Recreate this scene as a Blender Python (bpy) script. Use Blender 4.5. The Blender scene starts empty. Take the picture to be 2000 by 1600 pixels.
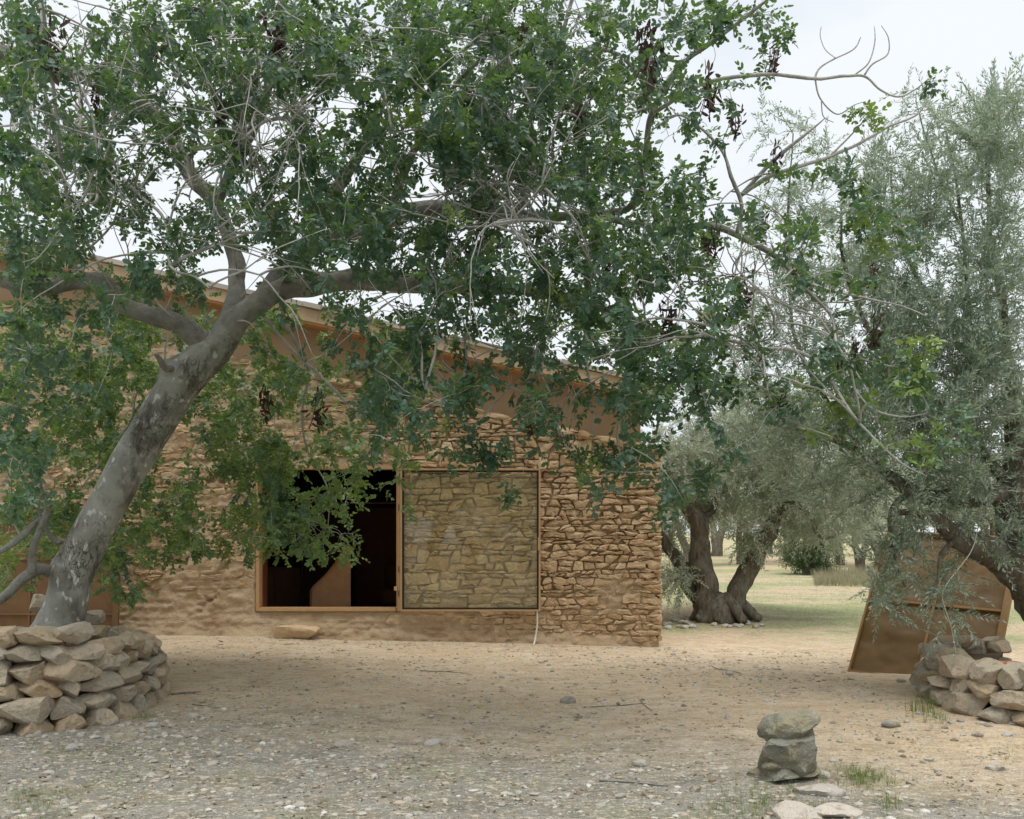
import bpy, bmesh, math, random
import numpy as np
from mathutils import Vector, Matrix

R = math.radians
random.seed(11)
rng = np.random.default_rng(7)
scene = bpy.context.scene
COL = scene.collection

# ------------------------------------------------------------------ camera
CAM_H, F, HOR = 1.5, 1900.0, 1040.0          # eye height, focal length in photo pixels, horizon row
cam_d = bpy.data.cameras.new('camera')
cam = bpy.data.objects.new('camera', cam_d)
COL.objects.link(cam)
cam.location = (0, 0, CAM_H)
cam.rotation_euler = (R(90), 0, 0)
cam_d.sensor_width = 36
cam_d.lens = F / 2000 * 36
cam_d.shift_y = (HOR - 800) / 2000
cam_d.clip_start = 0.05
cam_d.clip_end = 3000
scene.camera = cam

# ------------------------------------------------------------------ sky and sun
SUN_EL, SUN_AZ = 80, 150                      # degrees; azimuth clockwise from +Y
world = bpy.data.worlds.new('World')
scene.world = world
world.use_nodes = True
wn, wl = world.node_tree.nodes, world.node_tree.links
wn.clear()
w_out = wn.new('ShaderNodeOutputWorld')
w_bg = wn.new('ShaderNodeBackground')
w_sky = wn.new('ShaderNodeTexSky')
w_sky.sky_type = 'NISHITA'
w_sky.sun_disc = False
w_sky.sun_elevation = R(SUN_EL)
w_sky.sun_rotation = R(SUN_AZ)
w_tc = wn.new('ShaderNodeTexCoord')
w_map = wn.new('ShaderNodeMapping')
w_map.inputs['Scale'].default_value = (1.0, 1.0, 2.4)
w_no = wn.new('ShaderNodeTexNoise')
w_no.inputs['Scale'].default_value = 1.7
w_no.inputs['Detail'].default_value = 5
w_no.inputs['Roughness'].default_value = 0.5
w_rmp = wn.new('ShaderNodeValToRGB')
w_rmp.color_ramp.elements[0].position = 0.30
w_rmp.color_ramp.elements[0].color = (0.5, 0.5, 0.5, 1)
w_rmp.color_ramp.elements[1].position = 0.55
w_rmp.color_ramp.elements[1].color = (1, 1, 1, 1)
w_mix = wn.new('ShaderNodeMix')
w_mix.data_type = 'RGBA'
w_mix.inputs['B'].default_value = (4.75, 5.0, 5.2, 1)
wl.new(w_tc.outputs['Generated'], w_map.inputs['Vector'])
wl.new(w_map.outputs['Vector'], w_no.inputs['Vector'])
wl.new(w_no.outputs['Fac'], w_rmp.inputs['Fac'])
wl.new(w_rmp.outputs['Color'], w_mix.inputs['Factor'])
wl.new(w_sky.outputs['Color'], w_mix.inputs['A'])
wl.new(w_mix.outputs['Result'], w_bg.inputs['Color'])
w_bg.inputs['Strength'].default_value = 0.09
wl.new(w_bg.outputs['Background'], w_out.inputs['Surface'])

sun_d = bpy.data.lights.new('sun', 'SUN')
sun_d.energy = 1.5
sun_d.angle = R(50)
sun_d.color = (1.0, 0.95, 0.87)
sun = bpy.data.objects.new('sun', sun_d)
COL.objects.link(sun)
_sd = Vector((math.sin(R(SUN_AZ)) * math.cos(R(SUN_EL)), math.cos(R(SUN_AZ)) * math.cos(R(SUN_EL)), math.sin(R(SUN_EL))))
sun.rotation_euler = _sd.to_track_quat('Z', 'Y').to_euler()

vs = scene.view_settings
vs.view_transform = 'Standard'
vs.look = 'None'
vs.exposure = 1.1
vs.gamma = 1
vs.use_curve_mapping = False
scene.render.engine = 'CYCLES'
scene.cycles.use_denoising = True
scene.cycles.max_bounces = 7
scene.cycles.diffuse_bounces = 4
scene.cycles.transparent_max_bounces = 12
scene.cycles.caustics_reflective = False
scene.cycles.caustics_refractive = False

# ------------------------------------------------------------------ helpers
def at(px, py, Y):
    """photo pixel at a known distance"""
    return np.array(((px - 1000) / F * Y, Y, CAM_H + (HOR - py) / F * Y))

def _hash(ix, iy, iz, seed):
    n = (ix * 374761393 + iy * 668265263 + iz * 1274126177 + seed * 362437) & 0x7fffffff
    n = ((n ^ (n >> 13)) * 1103515245 + 12345) & 0x7fffffff
    n = ((n ^ (n >> 15)) * 69069 + 1) & 0x7fffffff
    return (n & 0xffff) / 32767.5 - 1.0

def vnoise(P, seed=0):
    P = np.asarray(P, float)
    i = np.floor(P).astype(np.int64)
    f = P - i
    f = f * f * (3 - 2 * f)
    x, y, z = i[:, 0], i[:, 1], i[:, 2]
    fx, fy, fz = f[:, 0], f[:, 1], f[:, 2]
    out = 0
    for a in (0, 1):
        for b in (0, 1):
            for c in (0, 1):
                w = (fx if a else 1 - fx) * (fy if b else 1 - fy) * (fz if c else 1 - fz)
                out = out + w * _hash(x + a, y + b, z + c, seed)
    return out

def fbm(P, octaves=4, seed=0, gain=0.5):
    P = np.asarray(P, float)
    a, s, t = 1.0, 0.0, 0.0
    for o in range(octaves):
        s = s + a * vnoise(P * (2.03 ** o) + 17.3 * o, seed + o)
        t += a
        a *= gain
    return s / t

def sstep(a, b, x):
    t = np.clip((np.asarray(x, float) - a) / (b - a), 0, 1)
    return t * t * (3 - 2 * t)

def make_mesh(name, verts, groups, smooth=False, attr=None):
    """groups: list of integer arrays (n,k); attr: name -> per-face floats"""
    verts = np.asarray(verts, np.float32)
    groups = [np.asarray(g, np.int32) for g in groups if len(g)]
    me = bpy.data.meshes.new(name)
    me.vertices.add(len(verts))
    me.vertices.foreach_set('co', verts.ravel())
    loops = np.concatenate([g.ravel() for g in groups])
    tot = np.concatenate([np.full(len(g), g.shape[1], np.int32) for g in groups])
    start = np.concatenate(([0], np.cumsum(tot)[:-1])).astype(np.int32)
    me.loops.add(len(loops))
    me.loops.foreach_set('vertex_index', loops)
    me.polygons.add(len(tot))
    me.polygons.foreach_set('loop_start', start)
    me.polygons.foreach_set('use_smooth', np.full(len(tot), bool(smooth)))
    me.update(calc_edges=True)
    if attr:
        for k, v in attr.items():
            a = me.attributes.new(k, 'FLOAT', 'FACE')
            a.data.foreach_set('value', np.asarray(v, np.float32))
    return me

class MB:
    """collects vertices and faces of ONE mesh"""
    def __init__(self):
        self.v, self.g, self.n, self.t = [], {3: [], 4: []}, 0, {3: [], 4: []}
    def add(self, v, faces, tint=0.0):
        v = np.asarray(v, float)
        if not isinstance(faces, list):
            faces = [faces]
        for f in faces:
            f = np.asarray(f, np.int64)
            if len(f) == 0:
                continue
            k = f.shape[1]
            self.g[k].append(f + self.n)
            t = np.asarray(tint, float)
            self.t[k].append(np.full(len(f), float(t)) if t.ndim == 0 else t)
        self.v.append(v)
        self.n += len(v)
    def box(self, lo, hi):
        x0, y0, z0 = lo
        x1, y1, z1 = hi
        v = [(x0, y0, z0), (x1, y0, z0), (x1, y1, z0), (x0, y1, z0), (x0, y0, z1), (x1, y0, z1), (x1, y1, z1), (x0, y1, z1)]
        self.add(v, np.array([(0, 3, 2, 1), (4, 5, 6, 7), (0, 1, 5, 4), (1, 2, 6, 5), (2, 3, 7, 6), (3, 0, 4, 7)]))
        return self
    def mesh(self, name, smooth=False):
        gs = [np.concatenate(self.g[k]) for k in (3, 4) if self.g[k]]
        ts = np.concatenate([np.concatenate(self.t[k]) for k in (3, 4) if self.g[k]])
        return make_mesh(name, np.concatenate(self.v), gs, smooth, {'tint': ts})

def link(name, me, material=None, parent=None, loc=None, rot=None, scale=None):
    o = bpy.data.objects.new(name, me)
    COL.objects.link(o)
    if material is not None and me is not None and not me.materials:
        me.materials.append(material)
    if parent is not None:
        o.parent = parent
    if loc is not None:
        o.location = loc
    if rot is not None:
        o.rotation_euler = rot
    if scale is not None:
        o.scale = scale
    return o

def tag(o, label=None, cat=None, group=None, kind=None):
    if label: o['label'] = label
    if cat: o['category'] = cat
    if group: o['group'] = group
    if kind: o['kind'] = kind
    return o

def empty(name, loc=(0, 0, 0)):
    o = bpy.data.objects.new(name, None)
    COL.objects.link(o)
    o.location = loc
    o.empty_display_size = 0.1
    return o

def boxpart(name, lo, hi, m, parent, bevel=0.0):
    lo, hi = np.asarray(lo, float), np.asarray(hi, float)
    me = MB().box(lo, hi).mesh(name)
    if bevel:
        bm = bmesh.new(); bm.from_mesh(me)
        bmesh.ops.bevel(bm, geom=bm.edges[:], offset=bevel, segments=2, affect='EDGES', profile=0.6)
        bm.to_mesh(me); bm.free()
    return link(name, me, m, parent)

def spline(pts, n):
    """Catmull-Rom through the points, n samples per span"""
    p = np.asarray(pts, float)
    p = np.vstack((2 * p[0] - p[1], p, 2 * p[-1] - p[-2]))
    out = []
    for i in range(1, len(p) - 2):
        t = np.linspace(0, 1, n, endpoint=False)[:, None]
        a, b, c, d = p[i - 1], p[i], p[i + 1], p[i + 2]
        out.append(0.5 * (2 * b + (c - a) * t + (2 * a - 5 * b + 4 * c - d) * t * t + (3 * b - a - 3 * c + d) * t ** 3))
    out.append(p[-2][None])
    return np.vstack(out)

def tube(pts, rad, sides=6, cap=False):
    pts = np.asarray(pts, float)
    n = len(pts)
    rad = np.broadcast_to(np.asarray(rad, float), (n,))
    T = np.gradient(pts, axis=0)
    T /= np.linalg.norm(T, axis=1)[:, None] + 1e-9
    ref = np.array((0.0, 0, 1)) if abs(T[0][2]) < 0.9 else np.array((1.0, 0, 0))
    U = np.empty_like(T)
    u = np.cross(T[0], ref)
    for i in range(n):
        u = u - T[i] * np.dot(u, T[i])
        u = u / (np.linalg.norm(u) + 1e-9)
        U[i] = u
    V = np.cross(T, U)
    a = np.arange(sides) * (2 * math.pi / sides)
    v = pts[:, None] + rad[:, None, None] * (np.cos(a)[None, :, None] * U[:, None] + np.sin(a)[None, :, None] * V[:, None])
    v = v.reshape(-1, 3)
    i, j = np.meshgrid(np.arange(n - 1), np.arange(sides), indexing='ij')
    j2 = (j + 1) % sides
    f = np.stack((i * sides + j, i * sides + j2, (i + 1) * sides + j2, (i + 1) * sides + j), -1).reshape(-1, 4)
    fs = [f]
    if cap:
        v = np.vstack((v, pts[0], pts[-1]))
        k = np.arange(sides)
        fs.append(np.stack((np.full(sides, n * sides), (k + 1) % sides, k), -1))
        fs.append(np.stack((np.full(sides, n * sides + 1), (n - 1) * sides + k, (n - 1) * sides + (k + 1) % sides), -1))
    return v, fs

# ------------------------------------------------------------------ materials
def node_mat(name):
    m = bpy.data.materials.new(name)
    m.use_nodes = True
    nt = m.node_tree
    nt.nodes.clear()
    out = nt.nodes.new('ShaderNodeOutputMaterial')
    return m, nt, out

class NB:
    """tiny node builder"""
    def __init__(self, name):
        self.m, self.nt, self.out = node_mat(name)
        self.pos = None
    def n(self, t, **kw):
        nd = self.nt.nodes.new(t)
        for k, v in kw.items():
            setattr(nd, k, v)
        return nd
    def l(self, a, b):
        self.nt.links.new(a, b)
    def geo(self):
        if self.pos is None:
            self.pos = self.n('ShaderNodeNewGeometry')
        return self.pos
    def coord(self, local=False, scale=None, rot=None):
        if local:
            c = self.n('ShaderNodeTexCoord').outputs['Object']
        else:
            c = self.geo().outputs['Position']
        if scale or rot:
            mp = self.n('ShaderNodeMapping')
            if scale: mp.inputs['Scale'].default_value = scale
            if rot: mp.inputs['Rotation'].default_value = rot
            self.l(c, mp.inputs['Vector'])
            c = mp.outputs['Vector']
        return c
    def noise(self, scale, detail=4, rough=0.55, vec=None, dist=0.0):
        t = self.n('ShaderNodeTexNoise')
        t.inputs['Scale'].default_value = scale
        t.inputs['Detail'].default_value = detail
        t.inputs['Roughness'].default_value = rough
        t.inputs['Distortion'].default_value = dist
        self.l(vec if vec is not None else self.coord(), t.inputs['Vector'])
        return t.outputs['Fac']
    def voro(self, scale, feature='F1', vec=None, out='Distance', rnd=1.0):
        t = self.n('ShaderNodeTexVoronoi', feature=feature)
        t.inputs['Scale'].default_value = scale
        t.inputs['Randomness'].default_value = rnd
        self.l(vec if vec is not None else self.coord(), t.inputs['Vector'])
        return t.outputs[out]
    def ramp(self, fac, stops):
        r = self.n('ShaderNodeValToRGB')
        el = r.color_ramp.elements
        while len(el) < len(stops):
            el.new(0.5)
        for e, (p, c) in zip(el, stops):
            e.position = p
            e.color = (c, c, c, 1) if isinstance(c, (int, float)) else (*c, 1)
        self.l(fac, r.inputs['Fac'])
        return r.outputs['Color']
    def mix(self, fac, a, b, mode='MIX'):
        x = self.n('ShaderNodeMix', data_type='RGBA', blend_type=mode)
        for val, key in ((fac, 'Factor'), (a, 'A'), (b, 'B')):
            s = [i for i in x.inputs if i.name == key and i.type == ('VALUE' if key == 'Factor' else 'RGBA')][0]
            if isinstance(val, (int, float)):
                s.default_value = val if key == 'Factor' else (val, val, val, 1)
            elif isinstance(val, tuple):
                s.default_value = (*val, 1)
            else:
                self.l(val, s)
        return [o for o in x.outputs if o.type == 'RGBA'][0]
    def math(self, op, a, b=None, clamp=False):
        x = self.n('ShaderNodeMath', operation=op, use_clamp=clamp)
        for i, v in enumerate((a, b)):
            if v is None: continue
            if isinstance(v, (int, float)): x.inputs[i].default_value = v
            else: self.l(v, x.inputs[i])
        return x.outputs[0]
    def bump(self, h, strength=0.5, dist=0.02, normal=None):
        b = self.n('ShaderNodeBump')
        b.inputs['Strength'].default_value = strength
        b.inputs['Distance'].default_value = dist
        self.l(h, b.inputs['Height'])
        if normal is not None: self.l(normal, b.inputs['Normal'])
        return b.outputs['Normal']
    def finish(self, color, rough=0.9, normal=None, spec=0.3, metal=0.0):
        p = self.n('ShaderNodeBsdfPrincipled')
        if isinstance(color, tuple): p.inputs['Base Color'].default_value = (*color, 1)
        else: self.l(color, p.inputs['Base Color'])
        if isinstance(rough, (int, float)): p.inputs['Roughness'].default_value = rough
        else: self.l(rough, p.inputs['Roughness'])
        p.inputs['Specular IOR Level'].default_value = spec
        p.inputs['Metallic'].default_value = metal
        if normal is not None: self.l(normal, p.inputs['Normal'])
        self.l(p.outputs['BSDF'], self.out.inputs['Surface'])
        return self.m
    def obj_random(self):
        return self.n('ShaderNodeObjectInfo').outputs['Random']
    def attr(self, name):
        a = self.n('ShaderNodeAttribute', attribute_name=name)
        return a.outputs['Fac']

def m_ochre_mortar():
    b = NB('ochre_mortar')
    n1 = b.noise(1.3, 5, 0.6)
    n2 = b.noise(9, 6, 0.65)
    n3 = b.noise(55, 4, 0.7)
    c = b.ramp(n1, [(0.25, (0.41, 0.295, 0.185)), (0.5, (0.51, 0.385, 0.255)), (0.78, (0.59, 0.47, 0.335))])
    c = b.mix(b.ramp(n2, [(0.4, 0.0), (0.62, 0.5)]), c, (0.55, 0.405, 0.245))
    stain = b.ramp(b.noise(2.3, 3, 0.5, b.coord(scale=(1, 1, 0.6))), [(0.55, 0.0), (0.68, 0.45)])
    c = b.mix(stain, c, (0.36, 0.215, 0.12))
    nrm = b.bump(n2, 0.8, 0.05)
    nrm = b.bump(b.noise(24, 5, 0.7, b.coord(scale=(1, 1, 1.7))), 0.8, 0.025, nrm)
    nrm = b.bump(n3, 0.6, 0.01, nrm)
    return b.finish(c, 0.95, nrm, 0.1)

def m_ochre_stone():
    b = NB('ochre_stone')
    r = b.obj_random()
    t = b.attr('tint')
    rr = b.math('FRACT', b.math('ADD', r, t))
    c = b.ramp(rr, [(0.0, (0.45, 0.31, 0.18)), (0.35, (0.53, 0.385, 0.235)), (0.7, (0.61, 0.47, 0.30)), (1.0, (0.50, 0.355, 0.23))])
    n2 = b.noise(12, 6, 0.65)
    c = b.mix(b.ramp(n2, [(0.42, 0.0), (0.7, 0.6)]), c, (0.40, 0.25, 0.135))
    c = b.mix(b.ramp(b.noise(30, 3, 0.6), [(0.55, 0.0), (0.75, 0.35)]), c, (0.66, 0.51, 0.33))
    nrm = b.bump(n2, 0.8, 0.03)
    nrm = b.bump(b.noise(70, 4, 0.7), 0.5, 0.006, nrm)
    return b.finish(c, 0.93, nrm, 0.12)

def m_field_stone(name, lo, mid, hi, lichen=(0.30, 0.31, 0.27), lw=0.5):
    b = NB(name)
    r = b.obj_random()
    c = b.ramp(r, [(0.0, lo), (0.3, hi), (0.55, mid), (0.8, tuple(x * .78 for x in hi)), (1.0, hi)])
    n1 = b.noise(5, 6, 0.65)
    c = b.mix(b.ramp(n1, [(0.45, 0.0), (0.6, lw)]), c, lichen)
    n2 = b.noise(22, 5, 0.7)
    c = b.mix(b.ramp(n2, [(0.58, 0.0), (0.72, 0.45)]), c, (0.72, 0.65, 0.53))
    c = b.mix(b.ramp(b.noise(15, 4, 0.6), [(0.3, 0.5), (0.45, 0.0)]), c, (0.10, 0.09, 0.07))
    nrm = b.bump(n1, 0.8, 0.06)
    nrm = b.bump(n2, 0.9, 0.03, nrm)
    nrm = b.bump(b.noise(90, 3, 0.7), 0.5, 0.005, nrm)
    return b.finish(c, 0.92, nrm, 0.15)

def m_plaster(name, col, dark):
    b = NB(name)
    c = b.mix(b.ramp(b.noise(1.2, 5, 0.6), [(0.35, 0.0), (0.7, 1.0)]), col, dark)
    n = b.noise(60, 4, 0.6)
    return b.finish(c, 0.95, b.bump(n, 0.25, 0.004), 0.1)

def m_ground():
    b = NB('yard_earth')
    pos = b.coord()
    sep = b.n('ShaderNodeSeparateXYZ')
    b.l(pos, sep.inputs[0])
    X, Y = sep.outputs['X'], sep.outputs['Y']
    big = b.noise(0.55, 5, 0.6)
    mid = b.noise(2.6, 6, 0.65, b.coord(scale=(1, 1.4, 1)))
    fine = b.noise(26, 5, 0.7)
    grit = b.voro(60)
    tan = b.ramp(mid, [(0.25, (0.50, 0.375, 0.235)), (0.5, (0.67, 0.53, 0.37)), (0.75, (0.77, 0.655, 0.51))])
    tan = b.mix(b.ramp(big, [(0.45, 0.0), (0.65, 0.55)]), tan, (0.60, 0.45, 0.28))
    grey = b.ramp(mid, [(0.25, (0.15, 0.145, 0.12)), (0.5, (0.26, 0.255, 0.225)), (0.8, (0.38, 0.375, 0.35))])
    # the grey gravel lies towards the camera, with an uneven border
    edge = b.math('ADD', Y, b.math('MULTIPLY', b.math('SUBTRACT', big, 0.5), 2.6))
    edge = b.math('ADD', edge, b.math('MULTIPLY', X, 0.36))
    edge = b.math('ADD', edge, b.math('MULTIPLY', b.math('SUBTRACT', mid, 0.5), 1.4))
    gm = b.n('ShaderNodeMapRange')
    gm.inputs['From Min'].default_value = 7.9
    gm.inputs['From Max'].default_value = 6.1
    b.l(edge, gm.inputs['Value'])
    c = b.mix(gm.outputs['Result'], tan, grey)
    c = b.mix(b.math('MULTIPLY', gm.outputs['Result'], b.ramp(b.noise(1.1, 5, 0.7), [(0.5, 0.0), (0.66, 0.55)])), c, (0.25, 0.265, 0.15))
    # grass and red earth in the grove
    fm = b.n('ShaderNodeMapRange')
    fm.inputs['From Min'].default_value = 14.6
    fm.inputs['From Max'].default_value = 17.0
    b.l(edge, fm.inputs['Value'])
    band = b.noise(0.30, 4, 0.6, b.coord(scale=(0.35, 1.0, 1.0)))
    grove = b.ramp(band, [(0.40, (0.56, 0.40, 0.28)), (0.47, (0.50, 0.41, 0.28)), (0.53, (0.26, 0.31, 0.13)), (0.7, (0.22, 0.30, 0.11))])
    grove = b.mix(b.ramp(fine, [(0.4, 0.0), (0.7, 0.5)]), grove, (0.44, 0.38, 0.24))
    grove = b.mix(b.ramp(b.noise(3.2, 6, 0.75), [(0.48, 0.0), (0.66, 0.7)]), grove, (0.44, 0.38, 0.22))
    grove = b.mix(b.ramp(b.noise(1.7, 6, 0.7), [(0.52, 0.0), (0.62, 0.7)]), grove, (0.20, 0.26, 0.10))
    c = b.mix(fm.outputs['Result'], c, grove)
    # dark damp specks and pale grit
    c = b.mix(b.ramp(b.noise(6, 7, 0.8, b.coord(scale=(1, 1.6, 1))), [(0.50, 0.0), (0.64, 0.72)]), c, (0.33, 0.255, 0.165))
    c = b.mix(b.ramp(b.noise(14, 6, 0.75, b.coord(scale=(1, 1.5, 1))), [(0.53, 0.0), (0.63, 0.6)]), c, (0.78, 0.70, 0.57))
    c = b.mix(b.ramp(fine, [(0.54, 0.0), (0.68, 0.6)]), c, (0.70, 0.62, 0.50))
    c = b.mix(b.ramp(b.noise(70, 3, 0.7), [(0.56, 0.0), (0.66, 0.6)]), c, (0.16, 0.13, 0.09))
    nrm = b.bump(mid, 0.5, 0.06)
    nrm = b.bump(b.noise(9, 5, 0.7), 0.7, 0.05, nrm)
    nrm = b.bump(fine, 0.9, 0.03, nrm)
    nrm = b.bump(grit, 0.6, 0.01, nrm)
    return b.finish(c, 0.97, nrm, 0.08)

def m_leaf(name, dark, light, young_or_backlit, rough=0.38, spec=0.45, trans=(0.22, 0.34, 0.04), under=None, tw=0.30):
    b = NB(name)
    g = b.geo()
    t = b.attr('tint')                       # 0..1 ordinary leaves, above 1 new pale ones and painted backlight
    c = b.ramp(g.outputs['Random Per Island'], [(0.0, dark), (0.6, tuple((x + y) / 2 for x, y in zip(dark, light))), (1.0, light)])
    c = b.mix(b.math('MULTIPLY', t, 0.5, True), c, light)
    c = b.mix(b.math('SUBTRACT', t, 1.0, True), c, young_or_backlit)
    if under is not None:
        c = b.mix(g.outputs['Backfacing'], c, under)
    p = b.n('ShaderNodeBsdfPrincipled')
    b.l(c, p.inputs['Base Color'])
    p.inputs['Roughness'].default_value = rough
    p.inputs['Specular IOR Level'].default_value = spec
    tr = b.n('ShaderNodeBsdfTranslucent')
    tc = b.mix(0.75, c, trans)
    b.l(tc, tr.inputs['Color'])
    mx = b.n('ShaderNodeMixShader')
    mx.inputs[0].default_value = tw
    b.l(p.outputs['BSDF'], mx.inputs[1])
    b.l(tr.outputs['BSDF'], mx.inputs[2])
    b.l(mx.outputs[0], b.out.inputs['Surface'])
    return b.m

def m_carob_bark():
    b = NB('carob_bark')
    v = b.coord()
    n1 = b.noise(3.0, 5, 0.6, v, 0.4)
    n2 = b.noise(14, 6, 0.7)
    c = b.ramp(n1, [(0.25, (0.15, 0.15, 0.12)), (0.5, (0.28, 0.28, 0.24)), (0.75, (0.42, 0.42, 0.37))])
    c = b.mix(b.ramp(b.noise(7, 5, 0.6, b.coord(scale=(1, 1, 1.6), rot=(0, 0.6, 0))), [(0.54, 0.0), (0.66, 0.5)]), c, (0.42, 0.42, 0.37))
    spots = b.ramp(b.noise(19, 2, 0.4, b.coord(scale=(1.0, 1, 0.55), rot=(0, -0.5, 0))), [(0.63, 0.0), (0.68, 0.75)])
    c = b.mix(spots, c, (0.62, 0.61, 0.56))
    # cracked dark plates in a few patches, fissures running along the trunk
    wv = b.n('ShaderNodeMapping')
    wv.inputs['Scale'].default_value = (2.6, 2.6, 0.8); wv.inputs['Rotation'].default_value = (0, -0.52, 0)
    nz = b.n('ShaderNodeTexNoise'); nz.inputs['Scale'].default_value = 9; nz.inputs['Detail'].default_value = 4
    b.l(b.geo().outputs['Position'], nz.inputs['Vector'])
    addv = b.n('ShaderNodeVectorMath', operation='MULTIPLY_ADD')
    b.l(nz.outputs['Color'], addv.inputs[0]); addv.inputs[1].default_value = (.16, .16, .16); b.l(b.geo().outputs['Position'], addv.inputs[2])
    b.l(addv.outputs[0], wv.inputs['Vector'])
    cr = b.voro(11, 'DISTANCE_TO_EDGE', wv.outputs['Vector'])
    where = b.ramp(b.noise(1.9, 4, 0.6), [(0.50, 0.0), (0.62, 1.0)])
    crack = b.math('MULTIPLY', b.ramp(cr, [(0.0, 1.0), (0.05, 0.0)]), where)
    c = b.mix(b.math('MULTIPLY', crack, 0.8), c, (0.035, 0.03, 0.022))
    c = b.mix(b.ramp(b.noise(2.2, 4, 0.65, b.coord(scale=(2, 2, .8), rot=(0, -.52, 0))), [(0.51, 0.0), (0.63, 0.75)]), c, (0.075, 0.065, 0.05))
    nrm = b.bump(n2, 0.5, 0.02)
    nrm = b.bump(b.math('SUBTRACT', 1.0, crack), 0.8, 0.025, nrm)
    nrm = b.bump(b.noise(45, 4, 0.7, b.coord(scale=(1, 1, 3), rot=(0, 0.55, 0))), 0.4, 0.006, nrm)
    return b.finish(c, 0.88, nrm, 0.2)

def m_bark(name, dark, light, streak=(6, 6, 1.0)):
    b = NB(name)
    n1 = b.noise(3.5, 6, 0.7, b.coord(scale=streak))
    n2 = b.noise(4, 4, 0.6)
    c = b.ramp(n1, [(0.3, dark), (0.7, light)])
    c = b.mix(b.ramp(n2, [(0.5, 0.0), (0.7, 0.5)]), c, (0.30, 0.31, 0.26))
    return b.finish(c, 0.92, b.bump(n1, 1.0, 0.05), 0.15)

def m_metal_brown(name, col, dark):
    b = NB(name)
    n = b.noise(1.8, 5, 0.65)
    c = b.mix(b.ramp(n, [(0.35, 0.0), (0.7, 1.0)]), col, dark)
    c = b.mix(b.ramp(b.noise(11, 5, 0.7), [(0.58, 0.0), (0.75, 0.4)]), c, tuple(x * 1.5 for x in col))
    h = b.noise(4.5, 3, 0.55, None, 0.5)
    return b.finish(c, b.ramp(b.noise(7, 4), [(0.3, 0.5), (0.7, 0.75)]), b.bump(h, 0.15, 0.03), 0.4)

def m_plain(name, col, rough=0.7, spec=0.3, var=0.15, scale=20):
    b = NB(name)
    n = b.noise(scale, 4, 0.6)
    c = b.mix(b.ramp(n, [(0.3, 0.0), (0.7, 1.0)]), tuple(x * (1 - var) for x in col), tuple(min(1, x * (1 + var)) for x in col))
    return b.finish(c, rough, b.bump(n, 0.15, 0.004), spec)

def m_glass():
    b = NB('smoky_window_glass')
    lw = b.n('ShaderNodeLayerWeight')
    lw.inputs['Blend'].default_value = 0.5
    fr = b.math('ADD', b.math('MULTIPLY', b.math('POWER', lw.outputs['Facing'], 4.0), 0.6), 0.035)
    tr = b.n('ShaderNodeBsdfTransparent')
    tr.inputs['Color'].default_value = (0.99, 0.985, 0.925, 1)
    gl = b.n('ShaderNodeBsdfGlossy')
    gl.inputs['Roughness'].default_value = 0.015
    gl.inputs['Color'].default_value = (0.95, 0.97, 0.97, 1)
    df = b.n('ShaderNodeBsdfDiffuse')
    df.inputs['Color'].default_value = (0.66, 0.65, 0.47, 1)  # pale olive film: smudges, with a reflected veil painted in
    m1 = b.n('ShaderNodeMixShader')
    b.l(fr, m1.inputs[0])
    b.l(tr.outputs[0], m1.inputs[1])
    b.l(gl.outputs[0], m1.inputs[2])
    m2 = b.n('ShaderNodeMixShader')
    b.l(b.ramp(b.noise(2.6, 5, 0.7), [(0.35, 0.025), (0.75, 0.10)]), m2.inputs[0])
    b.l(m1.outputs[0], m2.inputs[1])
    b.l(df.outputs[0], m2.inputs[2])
    b.l(m2.outputs[0], b.out.inputs['Surface'])
    return b.m

M = {}
M['mortar'] = m_ochre_mortar()
M['stone'] = m_ochre_stone()
M['field'] = m_field_stone('dry_wall_stone', (0.45, 0.33, 0.205), (0.53, 0.41, 0.275), (0.50, 0.43, 0.33), (0.30, 0.30, 0.25), 0.4)
M['cairn'] = m_field_stone('lichen_grey_rock', (0.22, 0.22, 0.185), (0.26, 0.26, 0.22), (0.30, 0.29, 0.23), (0.33, 0.27, 0.12), 0.4)
M['white_rock'] = m_field_stone('pale_limestone', (0.50, 0.44, 0.36), (0.55, 0.49, 0.42), (0.58, 0.54, 0.48), (0.50, 0.46, 0.38), 0.35)
M['pebble'] = m_field_stone('pebble_limestone', (0.33, 0.28, 0.22), (0.43, 0.40, 0.34), (0.54, 0.52, 0.47), (0.34, 0.33, 0.29), 0.35)
M['plaster'] = m_plaster('smooth_brown_plaster', (0.44, 0.305, 0.19), (0.38, 0.255, 0.155))
M['fascia'] = m_plaster('pale_ochre_plaster', (0.58, 0.42, 0.27), (0.50, 0.35, 0.22))
M['roof'] = m_plaster('grey_roof_mortar', (0.52, 0.46, 0.39), (0.40, 0.36, 0.31))
M['soffit'] = m_plain('orange_soffit_board', (0.46, 0.22, 0.09), 0.6)
M['ground'] = m_ground()
M['leaf'] = m_leaf('carob_leaf', (0.018, 0.054, 0.042), (0.072, 0.160, 0.100), (0.25, 0.35, 0.09), 0.40, 0.6, (0.22, 0.35, 0.05), None, 0.33)
M['dead'] = m_leaf('dead_carob_leaf', (0.040, 0.028, 0.024), (0.115, 0.068, 0.052), (0.24, 0.14, 0.10), 0.7, 0.2, (0.08, 0.04, 0.03), None, 0.12)
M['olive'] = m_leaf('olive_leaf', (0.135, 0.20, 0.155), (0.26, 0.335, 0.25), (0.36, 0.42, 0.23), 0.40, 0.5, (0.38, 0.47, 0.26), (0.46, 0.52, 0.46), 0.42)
M['olive_far'] = m_leaf('far_olive_leaf', (0.28, 0.34, 0.26), (0.43, 0.49, 0.39), (0.47, 0.51, 0.37), 0.5, 0.3, (0.46, 0.49, 0.3), (0.5, 0.525, 0.44), 0.42)
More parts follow.
